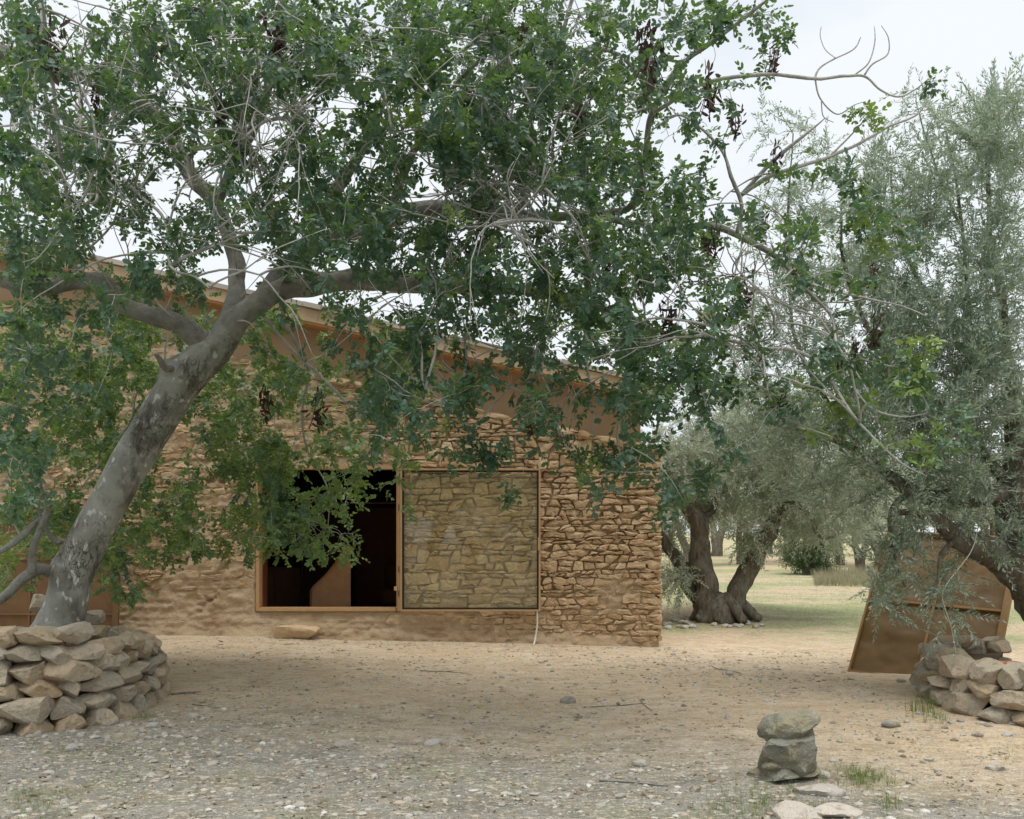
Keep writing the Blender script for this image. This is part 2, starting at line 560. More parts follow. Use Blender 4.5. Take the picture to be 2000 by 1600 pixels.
M['bush'] = m_leaf('dark_bush_leaf', (0.05, 0.085, 0.05), (0.11, 0.15, 0.085), (0.16, 0.2, 0.1), 0.5, 0.3)
M['grass'] = m_leaf('grass_blade', (0.085, 0.14, 0.035), (0.17, 0.23, 0.07), (0.42, 0.36, 0.18), 0.6, 0.2, (0.3, 0.4, 0.07))
M['scrub'] = m_leaf('dry_scrub_blade', (0.16, 0.16, 0.10), (0.30, 0.28, 0.19), (0.36, 0.32, 0.22), 0.7, 0.2, (0.3, 0.28, 0.15))
M['litter'] = m_leaf('dry_litter', (0.05, 0.038, 0.025), (0.16, 0.115, 0.07), (0.3, 0.22, 0.12), 0.8, 0.1, (0.1, 0.06, 0.03), None, 0.05)
M['bark'] = m_carob_bark()
M['twig'] = m_bark('pale_carob_twig', (0.27, 0.26, 0.235), (0.58, 0.58, 0.54), (1, 1, 1))
M['limb'] = m_bark('grey_carob_limb', (0.13, 0.12, 0.10), (0.34, 0.335, 0.30), (1.5, 1.5, 1.5))
M['olive_bark'] = m_bark('furrowed_olive_bark', (0.06, 0.048, 0.036), (0.27, 0.235, 0.185))
M['olive_twig'] = m_bark('olive_twig', (0.17, 0.16, 0.12), (0.36, 0.35, 0.28), (1, 1, 1))
M['panel'] = m_metal_brown('brown_painted_sheet', (0.175, 0.10, 0.030), (0.115, 0.062, 0.017))
M['panel_edge'] = m_metal_brown('brown_painted_bar', (0.29, 0.165, 0.052), (0.21, 0.115, 0.034))
M['gate'] = m_metal_brown('rust_brown_sheet', (0.155, 0.08, 0.03), (0.10, 0.048, 0.017))
M['frame'] = m_plain('ochre_window_frame', (0.46, 0.28, 0.14), 0.5, 0.4, 0.08)
M['gasket'] = m_plain('black_gasket', (0.015, 0.02, 0.018), 0.5)
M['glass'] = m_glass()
M['wood'] = m_plain('warm_veneer', (0.72, 0.40, 0.21), 0.55, 0.3, 0.1, 8)
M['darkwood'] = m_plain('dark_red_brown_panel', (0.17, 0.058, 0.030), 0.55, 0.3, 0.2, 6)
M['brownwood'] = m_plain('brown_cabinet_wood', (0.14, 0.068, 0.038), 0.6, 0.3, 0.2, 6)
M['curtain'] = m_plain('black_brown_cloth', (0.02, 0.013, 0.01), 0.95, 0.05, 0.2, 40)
M['sofa'] = m_plain('brown_velvet', (0.16, 0.075, 0.038), 0.95, 0.1, 0.2, 30)
M['soil'] = m_plain('dark_soil', (0.17, 0.12, 0.075), 0.97, 0.05, 0.45, 14)
M['cable'] = m_plain('pale_rope', (0.62, 0.60, 0.54), 0.8)
M['brick'] = m_plain('terracotta', (0.46, 0.20, 0.10), 0.9, 0.1)
M['seed'] = m_plain('green_olive_fruit', (0.20, 0.27, 0.085), 0.45, 0.4)

# ------------------------------------------------------------------ ground
WALL_Y = 13.5
def gh(x, y):
    """height of the earth at (x, y)"""
    x, y = np.asarray(x, float), np.asarray(y, float)
    slope = -0.0236 * (np.clip(x, -7, 3.2) + 1.2) * sstep(9.5, 12.8, y) * (1 - sstep(15, 20, y))
    P = np.stack((x.ravel(), y.ravel(), np.zeros(x.size)), -1)
    und = 0.035 * fbm(P * 0.55, 3, 5).reshape(x.shape) + 0.012 * fbm(P * 3.1, 3, 9).reshape(x.shape)
    mound = 0.16 * np.exp(-((x - 4.1) ** 2 / 1.7 + (y - 19.0) ** 2 / 1.6))
    far = 0.25 * fbm(P * 0.06 + 3.7, 3, 15).reshape(x.shape) * sstep(22, 45, y)
    return slope + und * (1 - sstep(90, 200, y)) + mound + far

def Gv(px, py):
    """photo pixels to points on the ground"""
    px, py = np.asarray(px, float), np.maximum(np.asarray(py, float), HOR + 5)
    Y = 1.5 * F / (py - HOR)
    for _ in range(5):
        z = gh((px - 1000) / F * Y, Y)
        Y = (CAM_H - z) * F / (py - HOR)
    return np.stack(((px - 1000) / F * Y, Y, z), -1)

def G(px, py):
    return Gv(np.array([px]), np.array([py]))[0]

def axis(lo, hi, step, far_lo, far_hi, k):
    a = list(np.arange(lo, hi, step))
    s, v = step, a[-1]
    while v < far_hi:
        s *= k; v += s; a.append(v)
    s, v, pre = step, lo, []
    while v > far_lo:
        s *= k; v -= s; pre.append(v)
    return np.array(pre[::-1] + a)
gx = axis(-4.6, 5.2, 0.068, -700, 700, 1.12)
gy = axis(4.4, 14.0, 0.068, -120, 1600, 1.07)
XX, YY = np.meshgrid(gx, gy, indexing='ij')
ZZ = gh(XX, YY)
Pn = np.stack((XX.ravel(), YY.ravel(), np.zeros(XX.size)), -1)
near = (sstep(3, 5, YY) * (1 - sstep(13, 17, YY))).ravel()
ZZ = ZZ + (near * (0.008 * fbm(Pn * 6, 3, 31) + 0.006 * np.abs(vnoise(Pn * 19, 37)))).reshape(XX.shape)
nx, ny = len(gx), len(gy)
ii, jj = np.meshgrid(np.arange(nx - 1), np.arange(ny - 1), indexing='ij')
gf = np.stack((ii * ny + jj, (ii + 1) * ny + jj, (ii + 1) * ny + jj + 1, ii * ny + jj + 1), -1).reshape(-1, 4)
ground = link('ground', make_mesh('ground', np.stack((XX, YY, ZZ), -1).reshape(-1, 3), [gf], True), M['ground'])
tag(ground, 'pale ochre earth yard with grey gravel and grassy grove beyond', 'ground', None, 'structure')

# ------------------------------------------------------------------ rocks
def rock_mesh(name, seed, boxy=3.0, cuts=8, rough=0.10, sub=3, flat=24):
    r = np.random.default_rng(seed)
    bm = bmesh.new()
    bmesh.ops.create_icosphere(bm, subdivisions=sub, radius=1.0)
    co = np.array([v.co[:] for v in bm.verts])
    k = (np.abs(co) ** boxy).sum(1) ** (1 / boxy)
    co = co / k[:, None]
    for _ in range(cuts):
        n = r.normal(size=3); n /= np.linalg.norm(n)
        d = r.uniform(0.66, 1.0)
        over = np.clip(co @ n - d, 0, None)
        co = co - over[:, None] * n[None]
    co = co * (1 + rough * fbm(co * 1.6 + seed * 3.3, 3, seed)[:, None]) + 0.35 * rough * np.stack([fbm(co * 4 + 11 * a + seed, 2, seed + a) for a in range(3)], -1)
    if sub > 3: co = co + 0.028 * np.stack([fbm(co * 9 + 5 * a + seed, 2, seed + 9 + a) for a in range(3)], -1)
    co = co / np.abs(co).max(0)[None]
    for v, c in zip(bm.verts, co):
        v.co = c * 0.5
    me = bpy.data.meshes.new(name)
    bm.to_mesh(me); bm.free()
    me.polygons.foreach_set('use_smooth', np.full(len(me.polygons), True))
    me.set_sharp_from_angle(angle=R(flat))
    return me

# ------------------------------------------------------------------ the house
house = empty('stone_house', (-2.5, WALL_Y, 0))
tag(house, 'low ochre rubble stone house with sloping plastered gable and square window', 'house')
def hpart(name, lo, hi, m, bevel=0.0, parent=None):
    o = boxpart(name, np.asarray(lo, float) - (np.array((-2.5, WALL_Y, 0))), np.asarray(hi, float) - np.array((-2.5, WALL_Y, 0)), m, house if parent is None else parent, bevel)
    return o
H0 = np.array((-2.5, WALL_Y, 0.0))

def wtop(x):                                  # top of the rubble wall, falling to the right with the roof
    return 2.95 - 0.222 * (x - 0.618)
XL, XR = -8.6, 2.07
OX0, OX1, OZ0, OZ1 = -3.55, -1.55, 0.405, 2.42   # the window opening

def cover(x, z):
    """how thickly lime mortar covers the stones"""
    P = np.stack((x, np.zeros_like(x), z), -1)
    n = fbm(P * 1.5, 4, 77)
    c = 0.010 * n + 0.006
    c = c + 0.026 * sstep(-1.0, -3.6, x)                              # left half: mostly smeared over
    c = c + 0.030 * np.exp(-((x - 1.45) ** 2 / 0.16 + (z - 0.72) ** 2 / 0.05))  # patch low on the right
    c = c + 0.024 * sstep(0.55, 0.2, z) * sstep(0.1, -0.6, x)          # under the window
    c = c + 0.022 * np.exp(-((x + 1.9) ** 2 / 0.8 + (z - 2.5) ** 2 / 0.02))    # over the lintel
    c = c + 0.012 * sstep(0.9, 0.3, z)
    return c

# rubble courses: wavy beds, wedge-ended stones, some two beds high, some split
def bed(k, x):
    x = np.asarray(x, float)
    P = np.stack((x, np.full_like(x, k * 3.7), np.zeros_like(x)), -1)
    return bed_z[k] + 0.040 * fbm(P * np.array((2.2, 1, 1)), 2, 300) + 0.024 * vnoise(P * np.array((9.0, 1, 1)), 301)
bed_z = [-0.16]
while bed_z[-1] < 5.1:
    bed_z.append(bed_z[-1] + random.uniform(0.045, 0.100))
cells = []
def make_cell(x0, x1, k0, k1, s0, s1):
    zm0, zm1 = bed_z[k0], bed_z[k1]
    n = max(2, int((x1 - x0) / 0.09) + 1)
    def row(k, d0, d1):
        xs_ = np.linspace(x0 + d0, x1 + d1, n)
        return np.stack((xs_, bed(k, xs_)), -1)
    lo_, hi_ = row(k0, -s0, -s1), row(k1, s0, s1)
    q = np.vstack((lo_, hi_[::-1]))
    u = random.random()
    if u < 0.10: q[n - 1] = q[n - 1] * 0.55 + q[0] * 0.45 * np.array((1, 1)) if n == 2 else q[n - 2]
    elif u < 0.20: q[-1] = q[-2] if len(q) > 4 else q[-1]
    return q
blocked = []
for k in range(len(bed_z) - 1):
    x = XL - random.uniform(0, .2)
    nxt = []
    slant = 0.0
    while x < XR:
        hit = [b_ for b_ in blocked if b_[0] - 0.03 <= x < b_[1]]
        if hit:
            x = hit[0][1]; slant = hit[0][2]; continue
        big_ = 1.35 if (x < 0.35 or bed_z[k] > 2.3) else 1.0
        w = random.choice((random.uniform(.08, .15), random.uniform(.14, .25), random.uniform(.22, .38))) * big_
        x1 = x + w
        s1 = random.uniform(-.035, .035)
        for b_ in blocked:
            if x < b_[0] < x1 + 0.05: x1 = b_[0]; s1 = b_[3]
        if x1 > XR - 0.05: x1 = XR + 0.01; s1 = 0.0
        if x1 - x > 0.03:
            h = bed_z[k + 1] - bed_z[k]
            if k + 2 < len(bed_z) and 0.13 < x1 - x < 0.42 and random.random() < (0.26 if big_ > 1 else 0.06):
                cells.append(make_cell(x, x1, k, k + 2, slant, s1)); nxt.append((x + slant, x1 + s1, s1, slant))
            elif h > 0.09 and x1 - x > 0.15 and random.random() < 0.25:
                c_ = make_cell(x, x1, k, k + 1, slant, s1); n_ = len(c_) // 2
                t_ = random.uniform(.35, .65); mid_ = c_[:n_] * (1 - t_) + c_[n_:][::-1] * t_
                cells.append(np.vstack((c_[:n_], mid_[::-1]))); cells.append(np.vstack((mid_, c_[n_:])))
            else:
                cells.append(make_cell(x, x1, k, k + 1, slant, s1))
        x = x1; slant = s1
    blocked = nxt
def clip_poly(poly, p, n):
    """keep the side where (q-p).n <= 0"""
    out = []
    for i in range(len(poly)):
        a, b = poly[i], poly[(i + 1) % len(poly)]
        da, db = (a[0] - p[0]) * n[0] + (a[1] - p[1]) * n[1], (b[0] - p[0]) * n[0] + (b[1] - p[1]) * n[1]
        if da <= 0: out.append(a)
        if da * db < 0:
            t = da / (da - db)
            out.append((a[0] + (b[0] - a[0]) * t, a[1] + (b[1] - a[1]) * t))
    return out
good = []
for q in cells:
    poly = clip_poly([tuple(v) for v in q], (0.618, 2.96), (0.217, 0.976))
    if len(poly) < 3: continue
    x, z = np.mean(poly, 0)
    lo_, hi_ = np.min(poly, 0), np.max(poly, 0)
    if lo_[0] < OX1 + .02 and hi_[0] > OX0 - .02 and lo_[1] < OZ1 + .02 and hi_[1] > OZ0 - .02:
        best = None
        for pp, nn in (((OX0 - .018, 0), (1, 0)), ((OX1 + .018, 0), (-1, 0)), ((0, OZ1 + .018), (0, -1)), ((0, OZ0 - .018), (0, 1))):
            c_ = clip_poly(poly, pp, nn)
            if len(c_) >= 3:
                e = np.ptp(np.array(c_), axis=0).prod()
                if best is None or e > best[0]: best = (e, c_)
        if best is None or best[0] < .003: continue
        poly = best[1]
    good.append(np.array(poly))
cells = good
S = np.array([c_.mean(0) for c_ in cells])

# mortar sheet with real relief: lumps of smeared stones, deep joints where bare
step = 0.024
wx = np.arange(XL, XR + 1e-6, step)
wz = np.arange(-0.35, 5.05, step)
WX, WZ = np.meshgrid(wx, wz, indexing='ij')
fx, fz = WX.ravel(), WZ.ravel()
edge = np.zeros(fx.size)
EG = edge.reshape(len(wx), len(wz))
for q in cells:
    i0, i1 = np.searchsorted(wx, q[:, 0].min()), np.searchsorted(wx, q[:, 0].max())
    j0, j1 = np.searchsorted(wz, q[:, 1].min()), np.searchsorted(wz, q[:, 1].max())
    if i1 <= i0 or j1 <= j0: continue
    gx_, gz_ = np.meshgrid(wx[i0:i1], wz[j0:j1], indexing='ij')
    d = np.full(gx_.shape, 9.0)
    for i in range(len(q)):
        a, b = q[i], q[(i + 1) % len(q)]
        e = b - a; L_ = math.hypot(*e)
        if L_ < 1e-4: continue
        d = np.minimum(d, ((gz_ - a[1]) * e[0] - (gx_ - a[0]) * e[1]) / L_)
    EG[i0:i1, j0:j1] = np.maximum(EG[i0:i1, j0:j1], np.clip(d / 0.045, 0, 1))
P3 = np.stack((fx, np.zeros_like(fx), fz), -1)
cv = cover(fx, fz)
rel = 0.040 * sstep(0.0, 0.75, edge) * (0.75 + 0.5 * fbm(P3 * 2.1, 3, 91))
rough = 0.034 * fbm(P3 * 3.6 + 4.1 * fbm(P3 * 1.3, 2, 5)[:, None], 4, 55) + 0.026 * fbm(P3 * np.array((9, 1, 15)), 3, 57, 0.65) - 0.014 * np.abs(vnoise(P3 * np.array((13, 1, 20)), 58))
holes = sstep(0.52, 0.75, fbm(P3 * np.array((3.0, 1, 5.0)), 3, 63))
prot = rel * sstep(0.034, 0.012, cv) * 0.35 + rel * sstep(0.012, 0.034, cv) * 0.75 + rough + (cv - 0.012) * 0.9 - 0.10 * holes - 0.004 * sstep(0.022, 0.004, cv)
# quiet, trowelled margin round the opening
dxo = np.maximum(np.maximum(OX0 - fx, fx - OX1), 0); dzo = np.maximum(np.maximum(OZ0 - fz, fz - OZ1), 0)
mo = np.exp(-(np.hypot(dxo, dzo) / 0.13) ** 2)
prot = prot * (1 - 0.85 * mo) + 0.012 * mo
prot = prot + 0.10 * sstep(0.22, -0.05, fz - gh(fx, np.full_like(fx, WALL_Y))) * (0.6 + 0.6 * fbm(P3 * 1.9, 3, 41))   # earth banked against the foot
wy = WALL_Y - prot
wy = wy + 0.12 * sstep(XR - 0.07, XR, fx)
wzz = np.minimum(fz, wtop(fx) + 0.02 * fbm(P3 * 5, 2, 12))
wy = np.where(fz > wtop(fx) + 0.001, np.minimum(WALL_Y + 0.16, wy + (fz - wtop(fx)) * 6), wy)
nwx, nwz = len(wx), len(wz)
ii, jj = np.meshgrid(np.arange(nwx - 1), np.arange(nwz - 1), indexing='ij')
cx, cz = wx[ii] + step / 2, wz[jj] + step / 2
keep = ~((cx > OX0) & (cx < OX1) & (cz > OZ0) & (cz < OZ1)) & (cz < wtop(cx) + 0.06)
wf = np.stack((ii * nwz + jj, (ii + 1) * nwz + jj, (ii + 1) * nwz + jj + 1, ii * nwz + jj + 1), -1)[keep]
xj = fx + 0.0
vv = np.stack((xj, wy, wzz), -1) - H0
used = np.unique(wf)
remap = np.full(len(vv), -1); remap[used] = np.arange(len(used))
wall = link('wall', make_mesh('wall', vv[used], [remap[wf]], True), M['mortar'], house)
wall['label'] = 'rubble wall of ochre stones half smeared with lime mortar'

def stone_geo(poly, p, r):
    """one rubble stone: outline, chamfered rim, broken face"""
    q = np.asarray(poly, float)
    c = q.mean(0)
    nq = []
    for i in range(len(q)):                   # cut the corners
        a, b = q[i], q[(i + 1) % len(q)]
        nq.append(a * 0.87 + b * 0.13); nq.append(a * 0.13 + b * 0.87)
    q = np.array(nq)
    keepv = [0]
    for i in range(1, len(q)):
        if np.hypot(*(q[i] - q[keepv[-1]])) > 0.010: keepv.append(i)
    q = q[keepv]
    ext = q.max(0) - q.min(0)
    inset = r.uniform(0.004, 0.011)
    s = np.clip(1 - 2 * inset / np.maximum(ext, 0.03), 0.4, 0.97)
    q = c + (q - c) * s + r.normal(0, 0.0045, q.shape)
    n = len(q)
    tx, tz = r.normal(0, 0.10), r.normal(0, 0.13)
    def ring(scale, depth, jit):
        w = c + (q - c) * scale + r.normal(0, jit, q.shape)
        y = -depth + (w[:, 0] - c[0]) * tx + (w[:, 1] - c[1]) * tz
        return np.stack((w[:, 0], np.full(n, WALL_Y) + y + r.normal(0, jit * 0.9, n), w[:, 1]), -1)
    A = ring(0.98, -0.07, 0); B = ring(1.0, p * 0.35, 0.002); Cc = ring(r.uniform(0.86, 0.95), p * r.uniform(0.8, 1.0), 0.006)
    D = ring(0.40, p * 1.12, 0.006)
    ctr = D.mean(0)[None] + (0, r.uniform(-0.008, 0.008), 0)
    v = np.vstack((A, B, Cc, D, ctr))
    k = np.arange(n); k2 = (k + 1) % n
    fs = []
    for lev in range(3):
        fs.append(np.stack((lev * n + k, lev * n + k2, (lev + 1) * n + k2, (lev + 1) * n + k), -1))
    tri = np.stack((3 * n + k, 3 * n + k2, np.full(n, 4 * n)), -1)
    return v, [np.vstack(fs), tri]

stones = []
for i, poly in enumerate(cells):
    if poly is None or len(poly) < 3: continue
    x, z = S[i]
    ar = 0.5 * abs(np.dot(poly[:, 0], np.roll(poly[:, 1], 1)) - np.dot(poly[:, 1], np.roll(poly[:, 0], 1)))
    if ar < 0.0016 or z < -0.05: continue
    cvr = float(cover(np.array([x]), np.array([z]))[0])
    p = 0.052 - cvr * 1.15 + rng.uniform(-0.012, 0.016)
    if p < 0.016: continue
    px = 1000 + x / WALL_Y * F; py = HOR - (z - CAM_H) / WALL_Y * F
    vis = 0 < px < 1320 and py > 560
    hid = (px < 760 and py < 830) or (px < 220)
    stones.append((ar * (1.0 if vis else 0.1) * (0.3 if hid else 1) * (0.6 + p * 12), poly, p))
stones.sort(key=lambda t: -t[0])
rest = MB()
for k, (a, poly, p) in enumerate(stones):
    v, fs = stone_geo(poly, p, rng)
    if k < 300:
        me = MB(); me.add(v - H0, fs)
        link('stone', me.mesh('stone'), M['stone'], wall)
    else:
        rest.add(v - H0, fs, rng.uniform(0, 1))
if rest.n:
    tag(link('rubble_stones', rest.mesh('rubble_stones'), M['stone'], wall), None, None, None, 'stuff')

# quoins: rough ends that give the right corner its broken outline
zq = -0.1
qk = 0
while zq < wtop(XR) - 0.06:
    h = random.uniform(0.07, 0.17)
    me = rock_mesh('corner_stone', 900 + qk, 4.0, 7, 0.09, 2, 30)
    w = random.uniform(0.22, 0.42)
    link('corner_stone', me, M['stone'], wall, (XR - w / 2 + random.uniform(-0.01, 0.045) - H0[0], 0.13, zq + h / 2), (random.uniform(-.06, .06), random.uniform(-.09, .09), random.uniform(-.08, .08)), (w, 0.40, h * 1.02))
    zq += h; qk += 1
# coping of thin flat stones along the sloping top
xq = XL + 0.3
while xq < XR - 0.1:
    w = random.uniform(0.16, 0.38)
    if xq > -3.2:
        me = rock_mesh('coping_stone', 1300 + int(xq * 50) % 97, 3.6, 7, 0.10, 2, 30)
        link('coping_stone', me, M['stone'], wall, (xq + w / 2 - H0[0], 0.035 + random.uniform(-.02, .02), wtop(xq + w / 2) - 0.02), (random.uniform(-.1, .1), 0.218 + random.uniform(-.1, .1), 0), (w * 1.05, 0.30, random.uniform(0.07, 0.13)))
    xq += w
def wall_core(name, lo, hi, m):
    return hpart(name, lo, hi, m)
# thickness of the walls behind the rubble face
def slab(name, poly_xz, y0, y1, m, parent=house):
    """upright slab: outline in x,z, from y0 to y1"""
    q = np.asarray(poly_xz, float); n = len(q)
    a = np.stack((q[:, 0], np.full(n, y0), q[:, 1]), -1); b = np.stack((q[:, 0], np.full(n, y1), q[:, 1]), -1)
    bm = bmesh.new()
    va = [bm.verts.new(tuple(v - H0)) for v in a]; vb = [bm.verts.new(tuple(v - H0)) for v in b]
    bm.faces.new(va); bm.faces.new(vb[::-1])
    for i in range(n):
        bm.faces.new((va[i], vb[i], vb[(i + 1) % n], va[(i + 1) % n]))
    bmesh.ops.recalc_face_normals(bm, faces=bm.faces[:])
    me = bpy.data.meshes.new(name); bm.to_mesh(me); bm.free()
    return link(name, me, m, parent)
YB = 14.0
slab('wall_core', [(OX1 + .002, -0.4), (XR - 0.04, -0.4), (XR - 0.04, wtop(XR) - 0.03), (OX1 + .002, wtop(OX1) - 0.03)], WALL_Y + 0.12, YB, M['mortar'])
slab('wall_core', [(XL, -0.4), (OX0 - .002, -0.4), (OX0 - .002, wtop(OX0) - 0.03), (XL, wtop(XL) - 0.03)], WALL_Y + 0.12, YB, M['mortar'])
slab('wall_core', [(OX0, OZ1 + .002), (OX1, OZ1 + .002), (OX1, wtop(OX1) - 0.031), (OX0, wtop(OX0) - 0.031)], WALL_Y + 0.121, YB - .001, M['mortar'])
slab('wall_core', [(OX0, -0.4), (OX1, -0.4), (OX1, OZ0 - .002), (OX0, OZ0 - .002)], WALL_Y + 0.121, YB - .001, M['mortar'])
def rtop(x):                                  # underside of the roof
    return 3.606 - 0.222 * (x - 0.618)
PX = 1.80
slab('plaster_wall', [(XL, wtop(XL) - .06), (PX, wtop(PX) - .06), (PX, rtop(PX) + .02), (XL, rtop(XL) + .02)], WALL_Y + 0.14, YB - 0.05, M['plaster'])
hpart('side_wall', (XR - 0.5, YB + .003, -0.4), (XR - 0.045, 19.0, 2.5), M['mortar'])
hpart('side_wall', (XL, YB + .003, -0.4), (XL + 0.4, 19.0, 5.0), M['mortar'])
slab('back_wall', [(XL, -0.4), (XR - 0.04, -0.4), (XR - 0.04, rtop(XR)), (XL, rtop(XL))], 19.003, 19.4, M['mortar'])
RX0, RX1, RY0, RY1 = XL - 0.2, 2.0, 13.24, 19.7
def roof_slab(name, dz0, dz1, x0, x1, y0, y1, m, parent=house):
    q = [(x0, rtop(x0) + dz0), (x1, rtop(x1) + dz0), (x1, rtop(x1) + dz1), (x0, rtop(x0) + dz1)]
    return slab(name, q, y0, y1, m, parent)
roof = roof_slab('roof', 0.02, 0.195, RX0, RX1, RY0 + 0.03, RY1, M['fascia'])
roof_slab('soffit', -0.012, 0.018, RX0, RX1 - 0.01, RY0 + 0.045, YB, M['soffit'])
# flat pale slates along the verge, each laid on its own
xs = -7.6
while xs < RX1:
    w = random.uniform(0.55, 0.85)
    x1 = min(xs + w - 0.012, RX1 + 0.05)
    j = random.uniform(-0.008, 0.012)
    if x1 - xs > 0.1:
        sl = roof_slab('verge_slab', 0.198 + j, 0.262 + j, xs, x1, RY0 - 0.02 + random.uniform(-.02, .02), 14.4, M['roof'], roof)
    xs += w
roof_slab('roof_cover', 0.198, 0.24, RX0, RX1, 14.403, RY1, M['roof'], roof)

# window frame set into the opening
wfm = empty('window_frame'); wfm.parent = house
FW = 0.052
def fpart(name, lo, hi, m, bevel=0.004):
    return hpart(name, lo, hi, m, bevel, wfm)
y0, y1 = WALL_Y - 0.035, WALL_Y + 0.14
fpart('jamb', (OX0, y0, OZ0), (OX0 + FW, y1, OZ1), M['frame'])
fpart('jamb', (OX1 - FW, y0, OZ0), (OX1, y1, OZ1), M['frame'])
fpart('head', (OX0 + FW + .001, y0, OZ1 - FW * 0.9), (OX1 - FW - .001, y1, OZ1 - .001), M['frame'])
fpart('sill', (OX0 + FW + .001, y0 - 0.02, OZ0 + .001), (OX1 - FW - .001, y1, OZ0 + FW), M['frame'])
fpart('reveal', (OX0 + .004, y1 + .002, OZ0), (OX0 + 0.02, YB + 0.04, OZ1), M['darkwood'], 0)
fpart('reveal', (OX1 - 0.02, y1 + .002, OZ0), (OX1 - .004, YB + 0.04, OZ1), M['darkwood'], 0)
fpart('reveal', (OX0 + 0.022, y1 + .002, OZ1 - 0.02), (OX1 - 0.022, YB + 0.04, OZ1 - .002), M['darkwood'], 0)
fpart('inner_sill', (OX0 + 0.022, y1 + .002, OZ0 + .002), (OX1 - 0.022, YB + 0.04, OZ0 + 0.02), M['frame'], 0)
# latch recess beside the opening
lt = hpart('latch_plate', (OX0 - 0.098, WALL_Y - 0.042, 1.30), (OX0 - 0.008, WALL_Y - 0.02, 1.475), M['frame'], 0.003)
hpart('latch_recess', (OX0 - 0.085, WALL_Y - 0.046, 1.315), (OX0 - 0.022, WALL_Y - 0.0425, 1.462), M['soffit'], 0, lt)
hpart('latch_keep', (OX0 - 0.05, WALL_Y - 0.06, 1.37), (OX0 - 0.038, WALL_Y - 0.0465, 1.42), M['cable'], 0, lt)

# the glazed sash folded back flat against the wall
sash = empty('window_sash'); sash.parent = house
SX0, SX1, SZ0, SZ1 = -1.535, 0.392, 0.415, 2.378
sy0, sy1 = WALL_Y - 0.155, WALL_Y - 0.085
def spart(name, lo, hi, m, bevel=0.003):
    return hpart(name, lo, hi, m, bevel, sash)
t = 0.026
spart('stile', (SX0, sy0, SZ0), (SX0 + t, sy1, SZ1), M['frame'])
spart('stile', (SX1 - t, sy0, SZ0), (SX1, sy1, SZ1), M['frame'])
spart('rail', (SX0 + t + .001, sy0, SZ1 - t), (SX1 - t - .001, sy1, SZ1 - .0005), M['frame'])
spart('rail', (SX0 + t + .001, sy0, SZ0 + .0005), (SX1 - t - .001, sy1, SZ0 + t), M['frame'])
g = 0.024
a0, a1, b0, b1 = SX0 + t + .001, SX1 - t - .001, SZ0 + t + .001, SZ1 - t - .001
spart('gasket', (a0, sy0 + .01, b0), (a0 + g, sy1 - .01, b1), M['gasket'], 0)
spart('gasket', (a1 - g, sy0 + .01, b0), (a1, sy1 - .01, b1), M['gasket'], 0)
spart('gasket', (a0 + g + .001, sy0 + .01, b1 - g), (a1 - g - .001, sy1 - .01, b1 - .0005), M['gasket'], 0)
spart('gasket', (a0 + g + .001, sy0 + .01, b0 + .0005), (a1 - g - .001, sy1 - .01, b0 + g), M['gasket'], 0)
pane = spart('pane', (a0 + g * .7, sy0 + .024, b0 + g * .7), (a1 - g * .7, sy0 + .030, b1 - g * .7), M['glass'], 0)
pane['label'] = 'smoky glass pane reflecting trees and sky over the rubble wall'
hp = spart('hinge_post', (SX0 - 0.036, WALL_Y - 0.13, SZ0 + 0.01), (SX0 - 0.004, WALL_Y - 0.04, SZ1 - 0.005), M['frame'])
for z in (0.62, 0.95, 1.80, 2.15):
    hpart('slot', (SX0 - 0.026, WALL_Y - 0.1335, z), (SX0 - 0.015, WALL_Y - 0.1305, z + 0.085), M['gasket'], 0, hp)
spart('handle', (SX1 - t - 0.012, sy0 - 0.02, 1.25), (SX1 - 0.004, sy0 - .001, 1.43), M['frame'])
spart('stop_block', (SX0 - 0.085, WALL_Y - 0.15, 0.70), (SX0 - 0.04, WALL_Y - 0.06, 0.755), M['frame'])

# the dark room inside
IY0, IY1 = YB + 0.003, 17.2
IX0, IX1, IZ0, IZ1 = -4.6, -0.6, 0.20, 2.75
room = empty('room'); room.parent = house
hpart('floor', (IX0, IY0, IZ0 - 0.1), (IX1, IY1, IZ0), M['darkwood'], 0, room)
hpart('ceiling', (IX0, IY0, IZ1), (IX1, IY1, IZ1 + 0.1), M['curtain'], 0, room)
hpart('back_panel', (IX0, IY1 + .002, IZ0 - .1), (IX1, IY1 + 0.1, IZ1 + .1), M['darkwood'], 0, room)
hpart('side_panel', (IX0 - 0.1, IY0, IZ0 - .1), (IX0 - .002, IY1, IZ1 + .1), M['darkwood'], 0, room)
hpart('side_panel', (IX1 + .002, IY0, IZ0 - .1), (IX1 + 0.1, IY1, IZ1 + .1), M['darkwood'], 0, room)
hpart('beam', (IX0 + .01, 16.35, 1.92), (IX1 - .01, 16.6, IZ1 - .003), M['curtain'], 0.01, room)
# partition panels behind the beam
hpart('partition', (-2.69, 16.62, IZ0 + .003), (IX1 - .012, 16.68, 1.93), M['darkwood'], 0, room)
o = boxpart('wooden_door', (-3.05, 14.82, 0.204), (-2.46, 14.87, 1.28), M['wood'], None, 0.004)
tag(o, 'half height warm veneer door leaf seen inside the dark window', 'door')
ol = boxpart('edge_strip', (-3.082, 14.81, 0.204), (-3.053, 14.875, 1.282), M['frame'], o)
o = empty('low_cabinet', (-3.75, 15.4, IZ0))
tag(o, 'low dark brown cabinet just inside the open window, under a shelf', 'cabinet')
boxpart('carcass', (-0.45, 0, 0.004), (0.42, 0.45, 0.72), M['brownwood'], o, 0.006)
boxpart('cabinet_door', (-0.43, -0.022, 0.03), (-0.012, -0.002, 0.70), M['brownwood'], o, 0.003)
boxpart('cabinet_door', (0.004, -0.022, 0.03), (0.40, -0.002, 0.70), M['brownwood'], o, 0.003)
